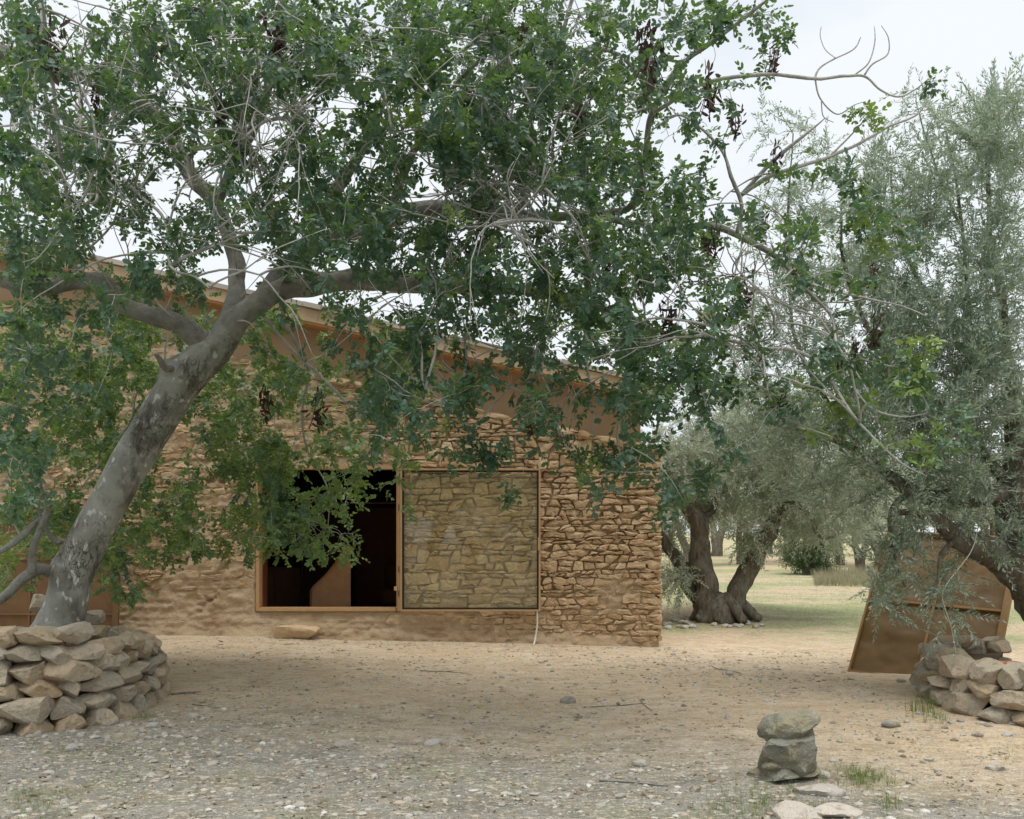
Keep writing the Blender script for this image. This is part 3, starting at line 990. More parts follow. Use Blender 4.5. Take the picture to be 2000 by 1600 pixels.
boxpart('top', (-0.46, -0.03, 0.722), (0.43, 0.46, 0.745), M['brownwood'], o, 0.004)
sh = boxpart('wall_shelf', (IX0 + .004, 16.1, 1.10), (-3.45, 16.34, 1.125), M['brownwood'], None, 0.003)
tag(sh, 'thin dark wooden shelf carrying small dark bowls inside the room', 'shelf')
for k, (x, s) in enumerate(((-4.18, .09), (-3.98, .07), (-3.80, .08))):
    prof = [(0.0, 0.0), (0.45, 0.0), (0.8, 0.25), (1.0, 0.62), (0.93, 0.64), (0.7, 0.3), (0.0, 0.12)]
    mb = MB(); n = 14
    vv_ = np.array([[(r * math.cos(2 * math.pi * q / n), r * math.sin(2 * math.pi * q / n), h) for q in range(n)] for r, h in prof]).reshape(-1, 3)
    ii, jj = np.meshgrid(np.arange(len(prof) - 1), np.arange(n), indexing='ij')
    mb.add(vv_ * s, np.stack((ii * n + jj, ii * n + (jj + 1) % n, (ii + 1) * n + (jj + 1) % n, (ii + 1) * n + jj), -1).reshape(-1, 4))
    tag(link('bowl', mb.mesh('bowl', True), M['brownwood'], None, (x, 16.2, 1.126)), 'small dark bowl standing on the shelf inside the window', 'bowl', 'bowls on the shelf')
# curtain drawn aside in a sweep
n_u, n_v = 48, 30
cu = np.zeros((n_u, n_v, 3))
for j in range(n_v):
    tz = j / (n_v - 1)
    z = 1.93 + (0.21 - 1.93) * tz
    xr = np.interp(z, [0.2, 0.62, 0.70, 0.85, 1.05, 1.25, 1.45, 1.93], [-3.07, -3.07, -3.01, -2.84, -2.68, -2.57, -2.50, -2.46])
    xl = np.interp(z, [0.2, 1.93], [-3.17, -3.26])
    for i in range(n_u):
        u = i / (n_u - 1)
        cu[i, j] = (xl + (xr - xl) * u, 14.74 + 0.03 * math.sin(u * 46 + z * 1.5) + 0.012 * math.sin(u * 91), z)
ii, jj = np.meshgrid(np.arange(n_u - 1), np.arange(n_v - 1), indexing='ij')
cf = np.stack((ii * n_v + jj, (ii + 1) * n_v + jj, (ii + 1) * n_v + jj + 1, ii * n_v + jj + 1), -1).reshape(-1, 4)
o = link('curtain', make_mesh('curtain', cu.reshape(-1, 3), [cf], True), M['curtain'])
o.modifiers.new('thickness', 'SOLIDIFY').thickness = 0.006
tag(o, 'black brown curtain swept aside in front of the veneer door', 'curtain')
rodv, rodf = tube(np.array([(-3.4, 14.74, 1.945), (-1.2, 14.74, 1.945)]), 0.012, 8, True)
mb = MB(); mb.add(rodv, rodf); link('curtain_rod', mb.mesh('curtain_rod', True), M['brownwood'], o)
# armchair-like sofa end
o = empty('sofa', (-1.75, 16.15, IZ0)); tag(o, 'rounded brown velvet sofa in the dim room behind the window', 'sofa')
def cushion(name, lo, hi, par, bev=0.07):
    q = boxpart(name, lo, hi, M['sofa'], par)
    bm = bmesh.new(); bm.from_mesh(q.data)
    bmesh.ops.bevel(bm, geom=bm.edges[:], offset=bev, segments=4, affect='EDGES', profile=0.5)
    bm.to_mesh(q.data); bm.free()
    q.data.polygons.foreach_set('use_smooth', np.full(len(q.data.polygons), True))
cushion('seat', (-0.42, -0.35, 0.10), (0.75, 0.35, 0.38), o, 0.12)
cushion('backrest', (-0.40, 0.12, 0.36), (0.75, 0.42, 0.80), o, 0.13)
for sx in (-0.3, 0.65):
    for sy in (-0.25, 0.25):
        boxpart('leg', (sx, sy, 0.002), (sx + .05, sy + .05, 0.12), M['brownwood'], o, 0.004)

# block of stone under the sill
b_ = G(580, 1247)
o = link('stone_block', rock_mesh('stone_block', 5, 5.5, 6, 0.05, 3, 30), M['stone'], None, (b_[0], WALL_Y - 0.17, b_[2] + 0.075), (0.02, 0.03, 0.05), (0.64, 0.30, 0.205))
tag(o, 'squared ochre stone block lying at the wall foot under the open window', 'stone block')

# pale rope hanging from the sash
pts = spline([(0.345, WALL_Y - .13, 0.43), (0.348, WALL_Y - .14, 0.25), (0.325, WALL_Y - .17, 0.08), (0.305, WALL_Y - .26, 0.0), (0.285, WALL_Y - .36, float(gh(np.array([.285]), np.array([13.14]))[0]) + .012)], 6)
mb = MB(); mb.add(*tube(pts, 0.013, 6, True))
tag(link('hanging_rope', mb.mesh('hanging_rope', True), M['cable']), 'pale rope hanging from the folded glass sash down to the earth', 'rope')

# ------------------------------------------------------------------ framed metal panels
def panel(name, W, Hh, depth, rails, mullions, m_sheet, m_bar, sw=0.075, dents=0.012, seed=3):
    """sheet in local x (width), z (height); front faces -y"""
    o = empty(name)
    nx_, nz_ = 60, 70
    X_, Z_ = np.meshgrid(np.linspace(0.01, W - 0.01, nx_), np.linspace(0.01, Hh - 0.01, nz_), indexing='ij')
    P_ = np.stack((X_.ravel(), np.zeros(X_.size), Z_.ravel()), -1)
    dn = dents * fbm(P_ * np.array((3.2, 1, 5.0)) + seed, 3, seed) + 0.5 * dents * fbm(P_ * 9 + seed, 2, seed + 4)
    ii, jj = np.meshgrid(np.arange(nx_ - 1), np.arange(nz_ - 1), indexing='ij')
    f_ = np.stack((ii * nz_ + jj, (ii + 1) * nz_ + jj, (ii + 1) * nz_ + jj + 1, ii * nz_ + jj + 1), -1).reshape(-1, 4)
    P_[:, 1] = depth - 0.012 + dn
    s = link('sheet', make_mesh('sheet', P_, [f_], True), m_sheet, o)
    s.modifiers.new('thickness', 'SOLIDIFY').thickness = 0.003
    boxpart('stile', (0, 0, 0), (sw * 0.3, depth, Hh), m_bar, o, 0.004)
    boxpart('stile', (W - sw, 0, 0), (W, depth, Hh), m_bar, o, 0.004)
    boxpart('rail', (sw * .3 + .001, 0.002, 0), (W - sw - .001, depth, sw * .35), m_bar, o, 0.003)
    boxpart('rail', (sw * .3 + .001, 0.002, Hh - sw * .35), (W - sw - .001, depth, Hh), m_bar, o, 0.003)
    for z in rails:
        boxpart('cross_rail', (sw * .3 + .001, depth * .35, z), (W - sw - .001, depth - .005, z + 0.03), m_bar, o, 0.003)
    for x in mullions:
        zz = [sw * .35 + .001] + sorted(rails) + [Hh - sw * .35 - .001]
        for k in range(len(zz) - 1):
            boxpart('mullion', (x, depth * .4, zz[k] + (0.031 if k else 0)), (x + 0.03, depth - .005, zz[k + 1] - .001), m_bar, o, 0.003)
    return o

def place(o, BL, ex, ez):
    ex = Vector(ex).normalized(); ez = Vector(ez); ez = (ez - ex * ez.dot(ex)).normalized()
    ey = ez.cross(ex)
    m = Matrix((ex, ey, ez)).transposed().to_4x4()
    m.translation = Vector(BL)
    o.matrix_world = m

a_, th = R(36), R(38)
pr = panel('metal_shutter', 1.47, 1.98, 0.06, [0.98], [0.70], M['panel'], M['panel_edge'], 0.075, 0.018, 3)
BL = G(1655, 1313); 
place(pr, (BL[0], BL[1], BL[2] + 0.012), (math.cos(a_), -math.sin(a_), -0.055), (math.sin(th) * math.sin(a_), math.sin(th) * math.cos(a_), math.cos(th)))
tag(pr, 'dented golden brown metal shutter leaning back behind the olive planter', 'metal shutter')

pl = panel('metal_shutter', 1.75, 1.70, 0.055, [0.32, 1.05], [0.55], M['gate'], M['gate'], 0.075, 0.006, 8)
pl.location = (-6.98, 12.86, float(gh(np.array([-5.8]), np.array([12.9]))[0]) - 0.02)
pl.rotation_euler = (R(-4), 0, R(1.0))
tag(pl, 'rust brown framed metal shutter standing against the house behind the leaning trunk', 'metal shutter')

# ------------------------------------------------------------------ dry stone planters
ROCKS = [rock_mesh('field_stone', 40 + k, random.choice((3.2, 4.2, 5.0)), random.randint(14, 20), 0.06, 4, 13) for k in range(16)]
for me in ROCKS: me.materials.append(M['field'])
def dry_wall(name, path, tops, label, bottoms_lean=False, seed=1, wmin=0.2, wmax=0.44, cmin=0.11, cmax=0.19, batter=0.16):
    rs = random.Random(seed)
    pts = spline(path, 16)
    hts = spline([(h, 0, 0) for h in tops], 16)[:, 0]
    seg = np.hypot(*np.diff(pts[:, :2], axis=0).T); L = np.concatenate(([0], np.cumsum(seg)))
    root = empty(name, (float(pts[:, 0].mean()), float(pts[:, 1].mean()), 0))
    tag(root, label, 'stone planter')
    o3 = np.array(root.location)
    def at_s(s):
        x, y = np.interp(s, L, pts[:, 0]), np.interp(s, L, pts[:, 1])
        x2, y2 = np.interp(min(s + .05, L[-1]), L, pts[:, 0]), np.interp(min(s + .05, L[-1]), L, pts[:, 1])
        x1, y1 = np.interp(max(s - .05, 0), L, pts[:, 0]), np.interp(max(s - .05, 0), L, pts[:, 1])
        a = math.atan2(y2 - y1, x2 - x1)
        return x, y, a, np.interp(s, L, hts)
    # earth inside
    inner, outer = [], []
    n = 60
    ring_low, ring_top = [], []
    cxy = pts[:, :2].mean(0)
    for k in range(n):
        s = L[-1] * k / (n - 1)
        x, y, a, h = at_s(s)
        nx_, ny_ = math.sin(a), -math.cos(a)             # outward is to the right of travel
        ring_low.append((x - nx_ * 0.16, y - ny_ * 0.16, -0.1)); ring_top.append((x - nx_ * 0.20, y - ny_ * 0.20, h - 0.13))
    lo_, hi_ = np.array(ring_low), np.array(ring_top)
    ctr = np.array((cxy[0], cxy[1], float(np.mean(hts)) - 0.06))
    mid_ = hi_ * 0.5 + ctr * 0.5; mid_[:, 2] = hi_[:, 2] + 0.04
    k = np.arange(n - 1)
    v_ = np.vstack((lo_, hi_, mid_, ctr[None])) - o3
    q_ = np.vstack((np.stack((k, k + 1, n + k + 1, n + k), -1), np.stack((n + k, n + k + 1, 2 * n + k + 1, 2 * n + k), -1)))
    t_ = np.stack((2 * n + k, 2 * n + k + 1, np.full(n - 1, 3 * n)), -1)
    link('soil', make_mesh('soil', v_, [q_, t_], True), M['soil'], root)
    # courses
    z, c = -0.03, 0
    maxh = max(tops)
    while z < maxh - 0.02:
        ch = rs.uniform(cmin, cmax)
        s = -rs.uniform(0, 0.3)
        while s < L[-1]:
            w = rs.uniform(wmin, wmax)
            x, y, a, h = at_s(min(max(s + w / 2, 0), L[-1]))
            if z + ch * 0.5 < h:
                lean = rs.uniform(-0.10, 0.10)
                hh = ch * rs.uniform(0.95, 1.25)
                ww = w
                if bottoms_lean and c == 0:
                    lean = rs.uniform(-0.75, -0.35); hh = ch * rs.uniform(1.2, 1.6); ww = w * 0.72
                top = z + ch * 1.5 >= h
                dd = rs.uniform(0.26, 0.36)
                inset = batter * max(z, 0) + rs.uniform(-0.03, 0.03) + (0.03 if top else 0)
                nx_, ny_ = math.sin(a), -math.cos(a)
                off = -dd * 0.5 + 0.10 - inset
                gz = float(gh(np.array([x]), np.array([y]))[0])
                link('stone', rs.choice(ROCKS), None, root,
                     (x + nx_ * off - o3[0], y + ny_ * off - o3[1], gz + z + ch / 2 + rs.uniform(-.012, .012)),
                     (rs.uniform(-.14, .14) + (math.pi if rs.random() < .5 else 0), lean, a + rs.uniform(-.16, .16)),
                     (ww * 1.10, dd, hh * 1.06))
            s += w * (0.74 if (bottoms_lean and c == 0) else 0.97)
        z += ch * 0.93; c += 1
    return root

dry_wall('stone_planter', [(-5.6, 7.30, 0), (-4.6, 7.22, 0), (-3.8, 7.28, 0), (-3.34, 7.52, 0), (-3.18, 8.1, 0), (-3.26, 8.9, 0), (-3.45, 9.5, 0), (-3.9, 10.0, 0), (-5.2, 10.2, 0)],
         [0.80, 0.80, 0.79, 0.72, 0.62, 0.54, 0.50, 0.5, 0.5], 'dry stone planter wall round the foot of the leaning carob trunk', True, 4)
dry_wall('stone_planter', [(4.9, 10.0, 0), (4.35, 9.85, 0), (4.02, 9.5, 0), (3.83, 9.0, 0), (3.76, 8.45, 0), (3.84, 7.85, 0), (4.12, 7.48, 0), (4.75, 7.22, 0), (5.5, 7.12, 0)],
         [0.42, 0.42, 0.42, 0.38, 0.38, 0.44, 0.44, 0.42, 0.42], 'dry stone planter wall in front of the leaning golden metal shutter', False, 9, 0.2, 0.46, 0.12, 0.22)
def top_rock(px, py, Y, sc, seed, label, rot=0.0, m='field'):
    p = at(px, py, Y)
    o = link('loose_rock', rock_mesh('loose_rock', seed, 3.4, 9, 0.10, 3, 26), M[m], None, tuple(p), (0.1, 0.05, rot), sc)
    tag(o, label, 'rock')
    return o
# rocks lying on the planters' earth
top_rock(78, 1178, 8.9, (0.20, 0.22, 0.17), 301, 'pale round rock resting behind the base of the leaning trunk', 0.4)
top_rock(175, 1206, 8.9, (0.28, 0.24, 0.14), 302, 'brownish flat rock on the planter beside the trunk base', 0.2)
top_rock(1862, 1252, 9.5, (0.42, 0.28, 0.10), 303, 'long flat rock lying on top of the shutter-side planter', -0.2)
top_rock(1955, 1262, 8.9, (0.20, 0.2, 0.12), 304, 'rounded tan rock on the planter earth under the olive', 0.6)
for (px, sx) in ((1950, 0.14), (1978, 0.10)):
    p = at(px, 1297, 8.2)
    o = boxpart('brick_fragment', (-sx / 2, -.05, -.022), (sx / 2, .05, .022), M['brick'], None, 0.006)
    o.location = tuple(p); o.rotation_euler = (0, 0.03, 0.25)
    tag(o, 'broken terracotta brick fragment on top of the planter by the golden shutter', 'brick', 'brick fragments on the planter')

# cairn of grey rocks
c0 = G(1540, 1530)
def cairn(dx, dz, sc, seed, rot, label, boxy=2.6, m='cairn', dy=0.0):
    o = link('boulder', rock_mesh('boulder', seed, boxy, 15, 0.20, 4, 24), M[m], None, (c0[0] + dx, c0[1] + 0.12 + dy, c0[2] + dz), rot, sc)
    tag(o, label, 'boulder')
cairn(-0.01, 0.045, (0.46, 0.36, 0.13), 21, (0.03, -0.10, 0.1), 'flat grey base slab carrying the little rock pile', 3.2)
cairn(0.04, 0.165, (0.47, 0.36, 0.31), 77, (0.10, -0.30, 0.5), 'bulky lichen-spotted grey boulder in the middle of the little rock pile', 3.0)
cairn(0.03, 0.325, (0.40, 0.27, 0.19), 83, (0.06, -0.40, -0.1), 'tilted grey boulder topping the little rock pile', 2.6)
cairn(-0.09, 0.105, (0.14, 0.18, 0.06), 33, (0.0, -0.05, 0.2), 'thin grey stone wedged between slab and boulder', 3.0, dy=-0.06)
for k, (px, py, sc, rot) in enumerate(((1600, 1548, (0.30, 0.22, 0.09), 0.3), (1555, 1592, (0.27, 0.26, 0.10), -0.2), (1635, 1590, (0.30, 0.2, 0.08), 0.5), (1608, 1520, (0.1, 0.09, 0.08), 0.1))):
    p = G(px, py)
    o = link('half_buried_rock', rock_mesh('half_buried_rock', 60 + k, 2.8, 8, 0.12, 3, 30), M['white_rock'], None, (p[0], p[1], p[2] + 0.008), (0.05, 0.08, rot), sc)
    tag(o, ('broad cream rock half buried just below the little rock pile', 'whitish rounded rock half buried in grass at the path edge', 'cream rock half buried beside the whitish rounded one', 'small pale stone tucked against the rock pile')[k], 'rock')

# ------------------------------------------------------------------ foliage templates
def leaflet(L, W, fold=0.12, bend=0.10):
    """oval leaflet along +x, normal +z, folded along its midrib"""
    v = np.array([(0, 0), (0.28, 0.42), (0.74, 0.42), (1, 0), (0.74, -0.42), (0.28, -0.42)], float)
    z = fold * W * np.abs(v[:, 1]) - bend * L * v[:, 0] ** 2
    v = np.stack((v[:, 0] * L, v[:, 1] * W, z), -1)
    return v, np.zeros((0, 3), int), np.array([(0, 3, 2, 1), (0, 5, 4, 3)])

def rotz(a):
    c, s = math.cos(a), math.sin(a)
    return np.array(((c, -s, 0), (s, c, 0), (0, 0, 1)))
def rotx(a):
    c, s = math.cos(a), math.sin(a)
    return np.array(((1, 0, 0), (0, c, -s), (0, s, c)))
def roty(a):
    c, s = math.cos(a), math.sin(a)
    return np.array(((c, 0, s), (0, 1, 0), (-s, 0, c)))

class Tmpl:
    def __init__(self): self.v, self.t, self.q, self.n = [], [], [], 0
    def add(self, v, t, q):
        self.v.append(v)
        if len(t): self.t.append(np.asarray(t) + self.n)
        if len(q): self.q.append(np.asarray(q) + self.n)
        self.n += len(v)
    def done(self):
        self.V = np.vstack(self.v); self.T = np.vstack(self.t) if self.t else np.zeros((0, 3), int); self.Q = np.vstack(self.q) if self.q else np.zeros((0, 4), int)
        return self

def carob_leaf(seed):
    r = np.random.default_rng(seed)
    t = Tmpl()
    n = r.integers(3, 6)
    L = 0.12 * r.uniform(0.85, 1.15)
    bend = r.uniform(0.05, 0.30)
    def pt(s): return np.array((s * L, 0.01 * math.sin(s * 3), -bend * L * s * s))
    p = np.array([pt(s) for s in np.linspace(0, 1, 4)])
    w = 0.0011
    t.add(np.vstack((p - (0, w, 0), p + (0, w, 0))), [], [(0, 1, 5, 4), (1, 2, 6, 5), (2, 3, 7, 6)])
    for k in range(n):
        s = 0.22 + 0.78 * k / (n - 1)
        for side in (1, -1):
            ll = 0.041 * r.uniform(0.7, 1.25) * (0.85 + 0.25 * s)
            v, tr, qd = leaflet(ll, ll * r.uniform(0.56, 0.72), r.uniform(0.05, 0.22), r.uniform(-0.05, 0.22))
            ang = side * (R(62) - s * R(28)) + r.normal(0, 0.16)
            M3 = rotz(ang) @ roty(r.normal(0.06, 0.22)) @ rotx(r.normal(0, 0.38))
            t.add(v @ M3.T + pt(s), tr, qd)
    return t.done()

def dead_clump(seed, n=52, L=0.2, W=0.075):
    """bunch of dry leaflets and pods hanging from one point"""
    r = np.random.default_rng(seed)
    t = Tmpl()
    for k in range(n):
        ll = r.uniform(0.03, 0.06)
        v, tr, qd = leaflet(ll, ll * r.uniform(0.22, 0.42), 0.5, r.uniform(-0.25, 0.35))
        M3 = roty(R(90) + r.normal(0, 0.30)) @ rotx(r.uniform(-3, 3))
        h = -r.uniform(0, 1) ** 0.8 * (L - 0.03)
        rad = W * math.sin(min(1, (-h / L) * 1.1 + 0.25) * math.pi) ** 0.7 * 0.8
        a = r.uniform(0, 6.28)
        p = np.array((rad * math.cos(a) * r.uniform(.2, 1), rad * math.sin(a) * r.uniform(.2, 1), h))
        t.add(v @ rotz(a).T @ M3.T + p, tr, qd)
    for k in range(4):
        a = r.uniform(0, 6.28)
        p = spline([(0, 0, 0.02), (0.02 * math.cos(a), 0.02 * math.sin(a), -L * .5), (0.05 * math.cos(a), 0.05 * math.sin(a), -L * .9)], 3)
        v, f = tube(p, 0.002, 3); t.add(v, [], f[0])
    return t.done()

def olive_shoot(seed, n=14, L=0.34, ll0=0.058, wr=0.25):
    r = np.random.default_rng(seed)
    t = Tmpl()
    cv = r.uniform(-0.25, 0.25); cz = r.uniform(-0.35, 0.1)
    def pt(s): return np.array((s * L, cv * L * s * s, cz * L * s * s))
    v, f = tube(np.array([pt(s) for s in np.linspace(0, 1, 4)]), np.array((.0022, .0018, .0014, .0008)), 3)
    t.add(v, [], f[0])
    for k in range(n):
        s = (k + 0.6) / n
        roll = k * 1.57 + r.normal(0, 0.3)
        for side in (0, math.pi):
            ll = ll0 * r.uniform(0.7, 1.25) * (1.1 - 0.35 * s)
            w = ll * wr * r.uniform(0.8, 1.2)
            v = np.array([(0, 0, 0), (0.5 * ll, w * .5, 0), (ll, 0, -0.06 * ll), (0.5 * ll, -w * .5, 0)])
            M3 = rotx(roll + side) @ rotz(R(48) - s * R(18) + r.normal(0, 0.18)) @ rotx(r.normal(0, 0.5))
            t.add(v @ M3.T + pt(s), [(0, 2, 1), (0, 3, 2)], [])
    return t.done()

LEAVES = [carob_leaf(500 + k) for k in range(8)]
SHOOTS = [olive_shoot(700 + k) for k in range(7)]

def frames(d, up_bias, tilt, r):
    """rotation matrices with x along d and z near up"""
    d = d / (np.linalg.norm(d, axis=1)[:, None] + 1e-9)
    up = np.tile(np.array((0.0, 0, 1)), (len(d), 1)) * up_bias + r.normal(0, tilt, d.shape)
    z = up - d * (up * d).sum(1)[:, None]
    z /= np.linalg.norm(z, axis=1)[:, None] + 1e-9
    y = np.cross(z, d)
    return np.stack((d, y, z), -1)

def scatter(templates, P, D, scale, tint, up=1.0, tilt=0.5, seed=1, name='crown'):
    """many copies of templates joined into one mesh"""
    r = np.random.default_rng(seed)
    n = len(P)
    pick = r.integers(0, len(templates), n)
    Fm = frames(D, up, tilt, r)
    vs_, ts_, qs_, tt, tq, off = [], [], [], [], [], 0
    for k, T in enumerate(templates):
        ix = np.nonzero(pick == k)[0]
        if len(ix) == 0: continue
        v = np.einsum('nij,mj->nmi', Fm[ix], T.V) * scale[ix][:, None, None] + P[ix][:, None]
        m = len(T.V)
        base = off + np.arange(len(ix)) * m
        vs_.append(v.reshape(-1, 3))
        if len(T.T):
            ts_.append((base[:, None, None] + T.T[None]).reshape(-1, 3)); tt.append(np.repeat(tint[ix], len(T.T)))
        if len(T.Q):
            qs_.append((base[:, None, None] + T.Q[None]).reshape(-1, 4)); tq.append(np.repeat(tint[ix], len(T.Q)))
        off += m * len(ix)
    groups, tn = [], []
    if ts_: groups.append(np.vstack(ts_)); tn.append(np.concatenate(tt))
    if qs_: groups.append(np.vstack(qs_)); tn.append(np.concatenate(tq))
    return make_mesh(name, np.vstack(vs_), groups, True, {'tint': np.concatenate(tn)})

# ------------------------------------------------------------------ tree skeletons
def near(Y):
    """the crown's outer branches hang well in front of its limbs"""
    return Y if Y > 8.6 else max(5.6, 8.6 - (8.6 - Y) * 1.45)

class Skeleton:
    def __init__(self, origin):
        self.o = np.array(origin, float)
        self.N = np.zeros((4096, 3)); self.R = np.zeros(4096); self.n = 0
        self.limbs = []                        # (points, radii)
        self.used = set()
    def register(self, pts, rad):
        k = len(pts)
        while self.n + k > len(self.N):
            self.N = np.vstack((self.N, np.zeros_like(self.N))); self.R = np.concatenate((self.R, np.zeros_like(self.R)))
        self.N[self.n:self.n + k] = pts; self.R[self.n:self.n + k] = rad; self.n += k
    def nodes(self):
        return self.N[:self.n], self.R[:self.n]
    def limb(self, pts, rad, register=True):
        self.limbs.append((pts, rad))
        if register: self.register(pts, rad)
    def pixel_limb(self, lst, n=6, wob=0.012, seed=0, attach=False):
        P = np.array([at(a, b, y) for a, b, y, r in lst]); rr = np.array([q[3] for q in lst])
        if attach:
            N, Rn = self.nodes()
            k = np.argmin(np.linalg.norm(N - P[0], axis=1))
            if np.linalg.norm(N[k] - P[0]) > 0.02:
                mid = (N[k] + P[0]) / 2 + np.array((0, 0, 0.04))
                P = np.vstack((N[k], mid, P)); rr = np.concatenate(([min(Rn[k] * .8, rr[0] * 1.3), rr[0] * 1.1], rr))
        q = spline(np.hstack((P, rr[:, None])), n)
        pts, rad = q[:, :3], np.clip(q[:, 3], 0.0015, None)
        pts = pts + wob * np.stack([fbm(pts * 3 + 7 * a + seed, 2, seed + a) for a in range(3)], -1) * np.minimum(1, rad / 0.01)[:, None] ** .3
        self.limb(pts, rad)
        return pts, rad
    def twig_to(self, C, r, rmax=0.011, arch=0.12, bias=None):
        N, Rn = self.nodes()
        d = np.sqrt(((N - C) ** 2).sum(1)) + 0.0012 / (Rn + 0.02)
        if bias is not None: d = d + bias(N)
        k = int(np.argmin(d))
        A = N[k]
        dist = np.linalg.norm(C - A)
        if dist < 0.02: return A
        side = r.normal(0, 1, 3); side[2] *= 0.5
        m1 = A + (C - A) * 0.35 + side * dist * 0.07 + np.array((0, 0, arch * dist * r.uniform(-0.2, 1.4)))
        m2 = A + (C - A) * 0.72 + r.normal(0, 1, 3) * dist * 0.07 + np.array((0, 0, arch * dist * r.uniform(-0.1, 1.2)))
        pts = spline(np.array((A, m1, m2, C)), 4)
        r0 = min(rmax * min(1.4, 0.45 + dist * 0.8), Rn[k] * 0.75)
        rad = np.linspace(max(r0, 0.003), 0.0024, len(pts))
        self.limb(pts, rad)
        return C - m2
    
    def bare_twig(self, C, r, lo=0.35, hi=1.15, r0=0.0085):
        """long smooth arching branch from a stouter limb to C, with a couple of side shoots"""
        N, Rn = self.nodes()
        d = np.sqrt(((N - C) ** 2).sum(1))
        ok = [k for k in np.nonzero((d > lo) & (d < hi) & (Rn > 0.0055))[0] if k not in self.used]
        if len(ok) == 0: return
        k0 = int(r.choice(ok)); self.used.update(range(k0 - 3, k0 + 4))
        A = N[k0]
        dist = np.linalg.norm(C - A)
        ctrl = (A + C) / 2 + np.array((r.normal(0, .22), r.normal(0, .18), r.uniform(-.20, .50))) * dist
        t = np.linspace(0, 1, 12)[:, None]
        pts = (1 - t) ** 2 * A + 2 * t * (1 - t) * ctrl + t * t * C
        pts = pts + np.sin(t * math.pi) * (0.035 * np.stack([vnoise(pts * 4 + 9 * a, 5 + a) for a in range(3)], -1) + 0.012 * np.stack([vnoise(pts * 11 + 9 * a, 15 + a) for a in range(3)], -1))
        self.limb(pts, np.linspace(r0 * r.uniform(.7, 1.3), 0.003, 12))
        for k in r.integers(4, 10, r.integers(1, 4)):
            D = pts[k] + (C - A) / dist * r.uniform(.1, .3) + r.normal(0, .13, 3)
            mid = (pts[k] + D) / 2 + r.normal(0, .02, 3) + np.array((0, 0, -.02))
            q = (1 - t[::2]) ** 2 * pts[k] + 2 * t[::2] * (1 - t[::2]) * mid + t[::2] ** 2 * D
            self.limb(q, np.linspace(.0045, .002, len(q)))

def limbs_mesh(sk, keep, sides, disp=0.0, name='limbs', noise_scale=6.0):
    mb = MB()
    for pts, rad in sk.limbs:
        if not keep(rad): continue
        s = sides(rad)
        v, f = tube(pts, rad, s, True)
        if disp:
            c = np.vstack((np.repeat(pts, s, 0), pts[0], pts[-1]))
            k = (v - c)
            rr = np.concatenate((np.repeat(rad, s), (1, 1)))
            v = v + k * (disp * fbm(v * noise_scale, 3, 3))[:, None]
        mb.add(v - sk.o, f)
    return mb.mesh(name, True)

# ------------------------------------------------------------------ the leaning carob
tr_o = at(108, 1262, 8.35)
carob = empty('carob_tree', tuple(tr_o))
tag(carob, 'leaning carob tree with smooth grey trunk and wide leafy crown over the yard', 'tree')
sk = Skeleton(tr_o)
trunk_pts = [(100, 1290, 8.35, .30), (112, 1240, 8.35, .25), (122, 1205, 8.35, .222), (152, 1100, 8.4, .208), (195, 1012, 8.4, .205), (255, 905, 8.45, .205), (330, 785, 8.5, .20), (378, 720, 8.5, .215), (425, 675, 8.55, .19), (450, 650, 8.6, .14)]
P_ = np.array([np.append(at(a, b, y), r) for a, b, y, r in trunk_pts])
q_ = spline(P_, 10)
tp, tr_ = q_[:, :3], q_[:, 3] * 0.80
v, f = tube(tp, tr_, 40, True)
c = np.vstack((np.repeat(tp, 40, 0), tp[0], tp[-1]))
k_ = v - c
d_ = 0.16 * fbm(v * 2.2, 3, 8) + 0.05 * fbm(v * 9, 3, 18)
base_t = np.clip(1 - (v[:, 2] - tr_o[2]) / 0.35, 0, 1)
d_ = d_ + base_t * (0.10 + 0.16 * np.sin(np.arctan2(k_[:, 1], k_[:, 0]) * 4 + 1))
for (px, py, Y, rr_, amp) in ((335, 800, 8.3, 0.06, 0.42), (322, 715, 8.35, 0.10, 0.5), (290, 795, 8.3, 0.05, 0.3), (405, 735, 8.32, 0.08, 0.35), (200, 1040, 8.25, 0.10, 0.1), (115, 1110, 8.3, .1, .35)):
    w_ = np.exp(-(np.linalg.norm(v - at(px, py, Y), axis=1) / rr_) ** 2)
    ring = np.exp(-(np.linalg.norm(v - at(px, py, Y), axis=1) / (rr_ * .35)) ** 2)
    d_ = d_ + amp * w_ - amp * 0.9 * ring * (amp > .3)
v = v + k_ * d_[:, None]
mb = MB(); mb.add(v - tr_o, f)
link('trunk', mb.mesh('trunk', True), M['bark'], carob)
sk.register(tp[40:], tr_[40:])

